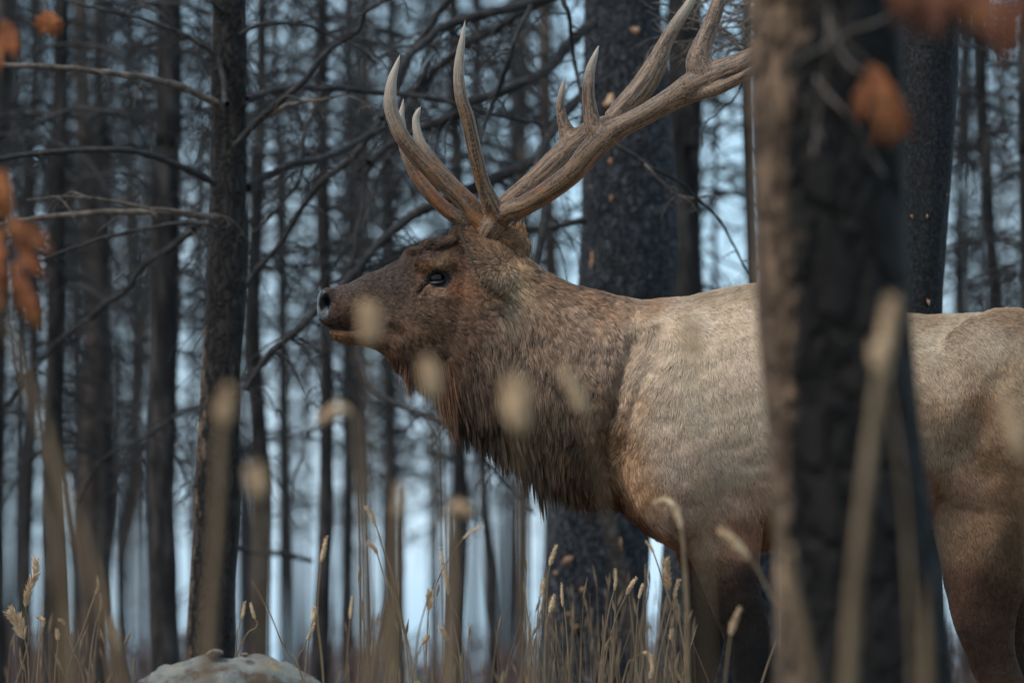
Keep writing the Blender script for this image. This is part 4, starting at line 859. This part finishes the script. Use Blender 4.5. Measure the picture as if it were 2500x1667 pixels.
# ================================================================== rocks
def boulder(name, label, px, py, Yc, wpx, hpx, seed, mat, cat='rock', depth=None, base=None):
    th = np.linspace(0, np.pi, 61); ph = np.arange(110) / 110 * 2 * np.pi
    D = np.stack([np.sin(th)[:, None] * np.cos(ph)[None], np.sin(th)[:, None] * np.sin(ph)[None], np.cos(th)[:, None] + 0 * ph[None]], -1).reshape(-1, 3)
    rx = wpx / 2 * mpp(Yc); rz = hpx * mpp(Yc); ry = depth or rx * .8
    r = 1 + .16 * fbm(D * 1.6 + seed, 3, seed) + .05 * fbm(D * 5 + seed, 3, seed + 3)
    for _q in range(16):   # facets broken off the stone
        nd = np.random.default_rng(seed * 50 + _q).normal(0, 1, 3); nd[2] = abs(nd[2]) * .6; nd /= np.linalg.norm(nd); cc_ = (D @ nd); r = np.minimum(r, np.where(cc_ > .2, .93 / np.maximum(cc_, .2), 9))
    V = D * r[:, None] * np.array([rx, ry, rz]); V[:, 2] += .014 * fbm(V * 20, 4, seed)
    top = P(px, py, Yc); zc = top[2] - V[:, 2].max(); 
    V = V + np.array([top[0], Yc, zc])
    i = np.arange(60)[:, None] * 110; j = np.arange(110)[None]; jn = (j + 1) % 110
    F = np.stack([i + j, i + 110 + j, i + 110 + jn, i + jn], -1).reshape(-1, 4)
    return tag(mesh_obj(name, V, F, mat), label, cat)
boulder('boulder', 'large grey lichen-covered boulder at the bottom, left of the centre', 562, 1594, 16.6, 650, 330, 5, M['rock'])
boulder('boulder', 'pale rock edge just showing in the bottom left corner', -60, 1655, 16.2, 260, 300, 9, M['rock'])
M['pebble'] = noise_mat('grey_pebble', [(.3, (.16, .12, .10)), (.7, (.34, .28, .24))], (50, 50, 50), bump=.7, dist=.003)
boulder('pebble', 'small flat stone lying on top of the boulder', 524, 1583, 16.55, 44, 9, 3, M['pebble'], 'stone', .03)
boulder('pebble', 'tiny brown stone lying on the boulder right of the flat stone', 598, 1592, 16.55, 20, 5, 4, M['clay'], 'stone', .015)

# ================================================================== grass
def blade(mb, path, w_, fold=.25):
    path = np.asarray(path, float); m_ = len(path); tan = np.gradient(path, axis=0); s = np.cross(tan, [0, 1, 0]); s /= np.linalg.norm(s, axis=1)[:, None] + 1e-9
    t = np.linspace(0, 1, m_); ww = w_ * np.clip(1.05 - t ** 2.2, .05, 1) / 2
    L_ = path - s * ww[:, None]; R_ = path + s * ww[:, None]; C_ = path + np.array([0, 1, 0]) * (ww * fold * 2)[:, None]
    B_ = C_ + np.array([0, .0012, 0])
    V = np.stack([L_, C_, R_, B_], 1).reshape(-1, 3); F = []
    for k in range(m_ - 1):
        a = 4 * k
        for u, v in ((0, 1), (1, 2), (2, 3), (3, 0)): F.append((a + u, a + v, a + 4 + v, a + 4 + u))
    mb.add(V, np.array(F))
def seed_head(path, r, mat, parent, seed, bristle=1.0):
    rr = random.Random(seed); mb = MB(); c = catmull(path, 6); t = np.linspace(0, 1, len(c)); rad = r * (.45 + .6 * np.sin(np.pi * t ** .8)) ; rad[0] = r * .3; rad[-1] = r * .15
    fe = bristle > 1.5; mb.tube(c, rad * (.22 if fe else .75), 9, rough=.25, seed=seed)
    tan = np.gradient(c, axis=0); tan /= np.linalg.norm(tan, axis=1)[:, None]
    for _ in range(int(90 * bristle)):
        k = rr.randrange(0, len(c)); d = np.array([rr.gauss(0, 1) for _ in range(3)]); d -= tan[k] * (d @ tan[k]); d /= np.linalg.norm(d)
        p0 = c[k] + d * rad[k] * .5; q = d * .55 + tan[k] * rr.uniform(.6, 1.2); q /= np.linalg.norm(q); L_ = r * (rr.uniform(1.0, 2.4) if fe else rr.uniform(.7, 1.3)); p0 = c[k] + d * rad[k] * (.1 if fe else .5)
        mb.tube(np.array([p0, p0 + q * L_ * .5, p0 + q * L_]), [r * .08, r * (.13 if fe else .22), r * .03], 4)
    return mb.build('seed_head', mat, parent)
def stalk(label, pts, hk, Y, sr, hr, mat='straw', seed=0, group=None, bristle=1.0, name='grass_stalk', Yb=None, blade_w=None, lean=None):
    """pts traced from low to high; the last hk points belong to the seed head"""
    pts = [tuple(p) for p in pts]
    if pts[0][1] < 1700:
        dx = (pts[0][0] - pts[1][0]) / max(20, (pts[0][1] - pts[1][1])); gy = base_py(Y); pts = [(pts[0][0] + dx * .5 * (gy - pts[0][1]), gy)] + pts
    W = P(np.array([p[0] for p in pts]), np.array([p[1] for p in pts]), Y)
    t = thing(name, label, 'grass', W[0], group)
    sp = catmull(W[:len(W) - hk + 1] if hk else W, 7); mb = MB()
    if blade_w: blade(mb, sp, blade_w)
    else: mb.tube(sp, np.linspace(1.25, .75, len(sp)) * sr, 6)
    mb.build('stem' if not blade_w else 'leaf_blade', M[mat if mat != 'straw' else 'straw_dull'], t)
    if hk: seed_head(W[-hk:], hr, M['straw' if mat == 'straw' else mat], t, seed, bristle)
    return t
G1 = 'out-of-focus grass in the foreground'
FG = [
 ('blurred straw grass head on the dark left tree, its broad stem running straight down', [(505, 1667), (525, 1350), (540, 1060), (545, 1040), (548, 1000), (555, 955)], 3, 9.3, .0085, .0115),
 ('blurred straw grass head covering the corner of the elk\'s mouth', [(905, 1667), (900, 1200), (900, 850), (898, 838), (903, 800), (900, 760)], 3, 9.6, .0021, .0155),
 ('blurred straw grass head over the elk\'s beard', [(1080, 1667), (1070, 1200), (1062, 985), (1060, 970), (1052, 930), (1040, 890)], 3, 9.6, .0021, .0135),
 ('widest blurred straw grass head, in the middle of the elk\'s dark mane', [(1290, 1667), (1280, 1300), (1272, 1070), (1270, 1055), (1263, 1000), (1262, 940)], 3, 9.2, .0021, .018),
 ('tilted blurred grass head on the elk\'s neck beside the widest one', [(1560, 1667), (1480, 1250), (1432, 1030), (1428, 1010), (1402, 955), (1375, 905)], 3, 9.9, .0021, .0105),
 ('greyish blurred grass head right of the foot of the dark left tree', [(640, 1667), (638, 1400), (634, 1225), (632, 1215), (628, 1180), (622, 1150)], 3, 9.2, .0035, .0125),
 ('pale blurred grass head bent to the left in front of the trunk below the nostril', [(885, 1667), (882, 1300), (868, 1040), (856, 1004), (825, 1000), (788, 1018)], 3, 10.5, .0035, .0095),
 ('nodding blurred grass head with a wide stem below the front of the mane', [(1100, 1667), (1108, 1400), (1102, 1270), (1098, 1246), (1118, 1238), (1140, 1250)], 3, 10.6, .010, .0105),
 ('faint blurred grass head over the pale patch of the elk\'s shoulder', [(1730, 1667), (1715, 1300), (1695, 920), (1692, 890), (1688, 830), (1686, 780)], 3, 8.4, .0021, .0085),
 ('blurred grass head highest on the big foreground trunk', [(2070, 1667), (2100, 1300), (2135, 1000), (2148, 900), (2165, 820), (2178, 740)], 3, 8.8, .0095, .0120),
 ('short blurred grass head below the highest one on the big foreground trunk', [(2230, 1667), (2205, 1200), (2165, 940), (2160, 925), (2148, 880), (2140, 850)], 3, 9.0, .0030, .0100),
 ('blurred grass head at the right border over the elk\'s flank', [(2530, 1667), (2515, 1300), (2500, 1140), (2496, 1120), (2478, 1060), (2462, 990)], 3, 9.4, .0021, .0120),
 ('blurred grass head at the elk\'s elbow, its stem slanting down to the big trunk', [(1985, 1667), (1905, 1500), (1850, 1390), (1830, 1365), (1795, 1325), (1762, 1292)], 3, 13.2, .0030, .0105),
 ('blurred grass head at the lower left edge of the big foreground trunk', [(1915, 1800), (1915, 1600), (1916, 1460), (1916, 1450), (1918, 1400), (1920, 1350)], 3, 9.3, .0030, .0105),
 ('hooked grass head on a yellow-brown stem in front of the elk\'s chest', [(1680, 1740), (1678, 1500), (1668, 1330), (1664, 1290), (1652, 1245), (1625, 1222), (1602, 1226)], 4, 14.3, .0055, .0085),
 ('small tilted grass head over the elk\'s near foreleg', [(1765, 1740), (1772, 1640), (1782, 1560), (1784, 1548), (1792, 1518), (1805, 1488)], 3, 14.4, .0021, .0075),
 ('blurred narrow grass head on a wide stem below the elk\'s beard', [(958, 1667), (962, 1500), (966, 1270), (968, 1262), (972, 1225), (974, 1190)], 3, 10.2, .0085, .0075),
 ('orange-tan blurred grass head at lower left', [(310, 1800), (300, 1700), (292, 1610), (290, 1600), (280, 1560), (272, 1520)], 3, 12.0, .0030, .0110),
]
for k, (lab, pts, hk, Y, sr, hr) in enumerate(FG):
    stalk(lab, pts, hk, Y, sr, hr * 1.08, 'straw', 300 + k, G1)
for k, (lab, pts, wd, Y) in enumerate([
 ('longest blurred brown grass blade slanting from the left border down to the right', [(300, 1720), (255, 1480), (175, 1250), (100, 1020), (30, 830), (-10, 700)], .017, 9.0),
 ('blurred brown blade rising steeply under the longest slanting one', [(165, 1740), (160, 1500), (140, 1300), (125, 1150)], .020, 9.2),
 ('blurred blade crossing the lower right of the big foreground trunk', [(2265, 1740), (2262, 1560), (2258, 1400)], .018, 9.4),
 ('blurred blade climbing the left edge of the big foreground trunk', [(2000, 1760), (1950, 1500), (1905, 1300), (1890, 1150)], .018, 9.2),
 ('blurred brown blade leaning right, low in the middle of the picture', [(890, 1760), (925, 1600), (960, 1450), (985, 1360)], .014, 10.5),
 ('wide soft blade low at left beneath the orange-tan grass head', [(330, 1760), (290, 1620), (250, 1500), (228, 1420)], .022, 10.0)]):
    stalk(lab, pts, 0, Y, .004, 0, 'straw_dull', 330 + k, G1, blade_w=wd, name='dry_grass')
G2 = 'dry grass stalks around the elk'
MG = [
 ('tall straight stalk with a narrow head left of centre', [(790, 1667), (775, 1500), (783, 1372), (790, 1345), (797, 1312)], 3, 16.4, .0028, .0065),
 ('short stalk with a plump head left of the tall straight one', [(745, 1640), (758, 1540), (763, 1520), (766, 1502), (768, 1484)], 3, 16.3, .002, .0062),
 ('thin stalk with an upright orange-tan head right of the tall straight one', [(845, 1667), (853, 1530), (855, 1510), (857, 1485), (860, 1458)], 3, 16.3, .0018, .0052),
 ('long arching stalk leaning left, head highest below the elk\'s beard', [(1010, 1667), (985, 1530), (950, 1380), (918, 1282), (905, 1255), (893, 1238)], 3, 16.0, .0026, .006),
 ('arching stalk with a bent head under the highest one', [(1000, 1667), (980, 1520), (945, 1420), (922, 1352), (912, 1335), (900, 1326)], 3, 15.8, .0024, .0065),
 ('stalk bowing over to the right with a slim head below the mane', [(1010, 1667), (1030, 1510), (1080, 1390), (1130, 1315), (1155, 1294), (1178, 1286)], 3, 16.0, .002, .004),
 ('slender leaning stalk with a long rosy head in the middle of the lower edge', [(1130, 1667), (1105, 1500), (1095, 1450), (1088, 1410), (1075, 1340)], 3, 16.6, .0022, .0065),
 ('pair-like stalk with frayed pale head right of the arching stalks', [(1040, 1667), (1045, 1520), (1048, 1490), (1049, 1470), (1050, 1448)], 3, 16.6, .002, .008),
 ('small bent stalk with a white head near the lower edge, middle', [(1010, 1660), (1024, 1590), (1030, 1572), (1040, 1560), (1047, 1552)], 3, 16.2, .0018, .006),
 ('stalk with a hanging pale head right of the small bent one', [(1130, 1667), (1105, 1590), (1092, 1565), (1083, 1545), (1075, 1530)], 3, 16.2, .0018, .0065),
 ('stalk whose long head stands before the left edge of the broad charred trunk', [(1330, 1667), (1336, 1440), (1342, 1380), (1350, 1355), (1358, 1332)], 3, 17.0, .002, .0065),
 ('stalk with a small head left of the long-headed one at the broad trunk', [(1305, 1667), (1315, 1480), (1320, 1455), (1324, 1435), (1328, 1415)], 3, 17.0, .002, .0055),
 ('stalk with a pale oblong head low before the broad charred trunk', [(1325, 1667), (1335, 1520), (1342, 1495), (1348, 1475), (1352, 1455)], 3, 16.9, .002, .007),
 ('sharp knotty thin stalk in front of the broad charred trunk', [(1390, 1667), (1380, 1500), (1374, 1480), (1372, 1455), (1371, 1425)], 3, 17.4, .0022, .0048),
 ('tall stalk with an upright head below the elk\'s chest', [(1462, 1667), (1485, 1500), (1500, 1440), (1504, 1415), (1503, 1390)], 3, 17.2, .0025, .005),
 ('stalk with a slanting pale head right of the tall upright one', [(1470, 1667), (1500, 1520), (1530, 1450), (1540, 1430), (1552, 1412)], 3, 17.1, .002, .0065),
 ('stalk topped by a thin head beside the slit of sky at the elk\'s chest', [(1550, 1667), (1557, 1490), (1560, 1460), (1565, 1440), (1570, 1425)], 3, 17.1, .0018, .005),
 ('long straight stem leaning left, crossing the elk\'s far foreleg', [(1669, 1570), (1640, 1480), (1610, 1390), (1596, 1350), (1588, 1335), (1578, 1322)], 3, 16.8, .0024, .0045),
 ('frayed white head on a stalk under the elk\'s chest', [(1590, 1667), (1620, 1500), (1632, 1440), (1628, 1400), (1626, 1375)], 3, 16.9, .0022, .0100),
 ('slender white grass head between the frayed one and the near foreleg', [(1600, 1667), (1630, 1520), (1645, 1460), (1651, 1440), (1656, 1420)], 3, 16.9, .0022, .0058),
 ('low stalk with a pale head before the far foreleg', [(1622, 1667), (1632, 1570), (1636, 1560), (1639, 1548), (1641, 1535)], 3, 16.7, .002, .0058),
 ('grass stalk nodding over to the right, low under the elk\'s chest', [(1520, 1667), (1545, 1610), (1568, 1592), (1585, 1598), (1592, 1625), (1588, 1650)], 4, 16.6, .002, .0065),
 ('feathery drooping stalk at lower left border', [(30, 1700), (70, 1560), (62, 1480), (70, 1440), (85, 1405), (88, 1370)], 4, 17.0, .002, .011),
 ('feathery bushy stalk low beside the left border', [(72, 1700), (68, 1600), (60, 1560), (45, 1520), (30, 1500)], 3, 17.0, .002, .014),
 ('stalk bending over at its pale tip, lower left', [(88, 1700), (98, 1560), (105, 1530), (104, 1512), (92, 1504)], 3, 16.9, .0028, .006),
 ('stem leaning left with a round knob, lower left', [(208, 1680), (180, 1590), (158, 1525), (152, 1516), (145, 1512)], 3, 16.8, .0025, .005),
 ('short upright stalk with a round pale head left of the round-knobbed one', [(132, 1680), (140, 1580), (140, 1562), (140, 1550), (139, 1538)], 3, 16.8, .0022, .0058),
 ('tall golden stalk with a pointed head, lower left', [(160, 1680), (205, 1530), (232, 1450), (240, 1430), (239, 1408)], 3, 16.6, .0026, .0050),
 ('golden stalk beside the tall pointed one, its head narrower', [(215, 1680), (230, 1540), (243, 1490), (247, 1470), (245, 1450)], 3, 16.6, .0022, .0045),
 ('small stalk with an upright tan head behind the boulder', [(575, 1600), (586, 1530), (590, 1510), (594, 1492), (597, 1470)], 3, 17.1, .002, .0055),
 ('small stalk with a white head behind the boulder', [(575, 1610), (625, 1530), (622, 1510), (616, 1490), (612, 1474)], 3, 17.1, .002, .0050),
 ('bare green-brown stem leaning left above the boulder\'s right end', [(740, 1660), (700, 1590), (660, 1500), (615, 1417)], 0, 16.4, .0022, 0),
 ('stalk with a slanting head just left of the tall straight stalk', [(715, 1660), (742, 1580), (750, 1560), (760, 1540), (768, 1520)], 3, 17.6, .002, .005),
 ('bare yellow grass stem leaning right against the big trunk\'s foot', [(1850, 1700), (1868, 1640), (1885, 1590), (1895, 1560)], 0, 16.4, .0028, 0),
]
for k, (lab, pts, hk, Y, sr, hr) in enumerate(MG):
    big = hr >= .0095 or 'frayed' in lab
    stalk(lab, pts, hk, Y, sr, hr, 'straw', 400 + k, G2, bristle=2.2 if big else 1)
# everything that cannot be counted
mb = MB(); mbh = MB(); rr = random.Random(3)
for k in range(330):
    z = rr.random()
    if z < .5: x = rr.uniform(1280, 1700); top = rr.gauss(1560, 90)
    elif z < .68: x = rr.uniform(-60, 330); top = rr.gauss(1610, 80)
    elif z < .93: x = rr.uniform(820, 1300); top = rr.gauss(1590, 90)
    else: x = rr.uniform(-50, 2550); top = rr.gauss(1690, 50)
    Y = rr.uniform(18.4, 22.5) if rr.random() < .6 else rr.uniform(15.5, 17.3)
    gy = base_py(Y); dx = rr.gauss(0, 90); pts = P([x - dx, x - dx * .4, x], [gy, (gy + top) / 2, top], Y)
    if rr.random() < .25: blade(mb, catmull(pts, 4), rr.uniform(.004, .008))
    else: pts[1, 0] += rr.gauss(0, .03); mb.tube(catmull(pts, 4), np.linspace(1.7, .8, 9) * rr.uniform(.0006, .0012), 4)
    if rr.random() < .6:
        d = pts[2] - pts[1]; d /= np.linalg.norm(d); L_ = rr.uniform(.03, .06); e = pts[2] + d * L_ + np.array([rr.uniform(-.01, .01), 0, 0])
        mb.tube(np.array([pts[2], (pts[2] + e) / 2, e]), [.0015, rr.uniform(.0025, .0055), .0006], 6, rough=.3, seed=k)
tag(mb.build('grass', M['straw_dull']), 'thin dry straw grass along the lower edge around the elk\'s legs', 'grass', kind='stuff')
sh = thing('seedling', 'tiny yellow-green sprout at the very bottom edge, middle', 'plant', P(1018, 1760, 16.2))
mb = MB(); mb.tube(catmull(P([1018, 1017, 1018], [base_py(16.2), 1700, 1666], 16.2), 4), .0015, 6); mb.build('stem', M['stem_green'], sh)
mb = MB()
for a in range(7): blade(mb, catmull(P([1018, 1018 + 8 * math.cos(a * .9)], [1668, 1664 + 5 * math.sin(a * .9)], 16.2 + .003 * a), 3), .005)
M['lime'] = noise_mat('lime_sprout', [(.3, (.35, .4, .04)), (.7, (.6, .6, .1))], (50, 50, 50)); mb.build('leaf_tuft', M['lime'], sh)

# ================================================================== rust leaves hanging near the camera
def leaf(pts0, L_, wd, ang, rr, mat, parent):
    """one lobed dry leaf, curled; pts0 = attachment point"""
    m_ = 15; V = []; t = np.linspace(0, 1, m_); d = np.array([math.sin(ang), rr.uniform(-.3, .3), -math.cos(ang)]); d /= np.linalg.norm(d); s = np.cross(d, [rr.uniform(-.5, .5), 1, 0]); s /= np.linalg.norm(s); nrm = np.cross(d, s)
    F = []
    for k in range(m_):
        wk = wd / 2 * (math.sin(math.pi * min(1, t[k] * .93 + .05)) ** .7) * (1 + .38 * math.sin(t[k] * 21))
        c = pts0 + d * L_ * t[k] + nrm * .25 * L_ * math.sin(t[k] * 2.6) * rr.uniform(.9, 1.1) * .6
        for u in (-1, -.5, 0, .5, 1): V.append(c + s * wk * u + nrm * abs(u) * wk * .5)
    for k in range(m_ - 1):
        for q in range(4): a = k * 5 + q; F.append((a, a + 1, a + 6, a + 5))
    V = np.array(V); n0 = len(V); V2 = V + nrm * .0012; F = np.array(F)
    rim = [(a, a + 1) for a in range(4)] + [(a * 5 + 4, a * 5 + 9) for a in range(m_ - 1)] + [((m_ - 1) * 5 + 4 - a, (m_ - 1) * 5 + 3 - a) for a in range(4)] + [((m_ - 1 - a) * 5, (m_ - 2 - a) * 5) for a in range(m_ - 1)]
    E = np.array([(b_, a, a + n0, b_ + n0) for a, b_ in rim])
    return mesh_obj('leaf', np.vstack([V, V2]), np.vstack([F, F[:, ::-1] + n0, E]), mat, parent)
def sprig(label, twig, Y, leaves, seed, mat='rust_leaf', tr=2.5):
    rr = random.Random(seed); twig = [(twig[0][0] + (-900 if twig[0][0] < 1250 else 900), -1500), (twig[0][0] + (-350 if twig[0][0] < 1250 else 350), -500)] + list(twig); t = thing('leaf_sprig', label, 'leaves', P(twig[0][0], twig[0][1], Y), 'rust-coloured dead leaf sprigs near the camera')
    mb = MB(); W = P([p[0] for p in twig], [p[1] for p in twig], Y); mb.tube(catmull(W, 6), tr * mpp(Y), 7, rough=.2); mb.build('twig', M['twig_pale'], t)
    for (x, y, L_, wd, a) in leaves:
        leaf(P(x, y, Y + rr.uniform(-.04, .04)), L_ * mpp(Y), wd * mpp(Y), a, rr, M[mat], t)
    return t
sprig('largest rust-orange sprig of dead leaves hanging at the left border', [(-220, 300), (-100, 360), (-20, 400), (20, 470), (40, 560), (50, 650)], 11.4,
      [(5, 415, 120, 46, .15), (-20, 430, 150, 44, -.1), (20, 520, 110, 40, .5), (30, 545, 120, 44, .9), (0, 560, 150, 44, .1), (48, 600, 110, 40, .7), (38, 640, 150, 40, .25), (-10, 640, 160, 42, -.1), (60, 690, 120, 34, .3)], 1)
sprig('rust-orange bunch of dead leaves hanging in front of the big foreground trunk', [(2012, -60), (2030, 30), (2045, 90), (2090, 130), (2130, 165)], 11.0 - .9,
      [(2125, 160, 120, 34, -.35), (2130, 160, 200, 40, -.02), (2145, 170, 170, 38, .35), (2165, 200, 150, 36, .45), (2112, 200, 100, 34, -.15), (2160, 240, 120, 34, .1)], 2)
sprig('rust-brown leaf mass along the top edge right of the big foreground trunk', [(2560, -60), (2420, -50), (2300, -40), (2180, -50)], 9.2,
      [(2185 + 36 * q, -60 + 8 * (q % 3), 130 + 14 * (q % 4), 44, .25 * math.sin(q * 2.1)) for q in range(7)], 3, 'dark_leaf')
sprig('rust-brown leaves in the upper right corner', [(2600, 0), (2520, -10), (2440, -20), (2400, -10)], 9.4,
      [(2410 + 28 * q, -20 + 14 * (q % 3), 140 + 10 * (q % 3), 44, .3 * math.sin(q * 1.7)) for q in range(5)], 4, 'dark_leaf')
sprig('small faint rust leaf near the top left corner', [(60, -60), (95, -10), (118, 30)], 14.0, [(118, 28, 60, 34, -.3), (122, 30, 62, 38, .2), (128, 36, 50, 30, .5)], 5)
sprig('dull red-brown leaves at the upper left border', [(-80, 0), (-20, 30), (20, 60)], 12.5, [(15, 50, 100, 44, -.3), (25, 60, 90, 40, .2), (0, 90, 90, 40, 0)], 6)
# grey twigs hanging in front of the big trunk
t = thing('dead_branch', 'grey forked twigs hanging blurred in front of the big foreground trunk', 'branch', P(2020, -60, 10.9))
for k, pts in enumerate([[(2018, -60), (2022, 30), (2040, 90), (2062, 140), (2110, 180), (2160, 210)], [(2040, 90), (2000, 120), (1950, 150), (1920, 180)], [(2045, 95), (2090, 70), (2150, 50), (2185, 20)],
                         [(1990, 190), (2040, 250), (2090, 310), (2130, 380), (2160, 430)], [(2022, 40), (2020, 110), (2010, 200), (1995, 300), (1985, 380)], [(1960, 240), (1985, 300), (2010, 345)]]):
    mb = MB(); limb(mb, pts, 4.5, 2.5, 10.9, None, 7, seed=150 + k); mb.build('twig', M['twig_pale'], t)
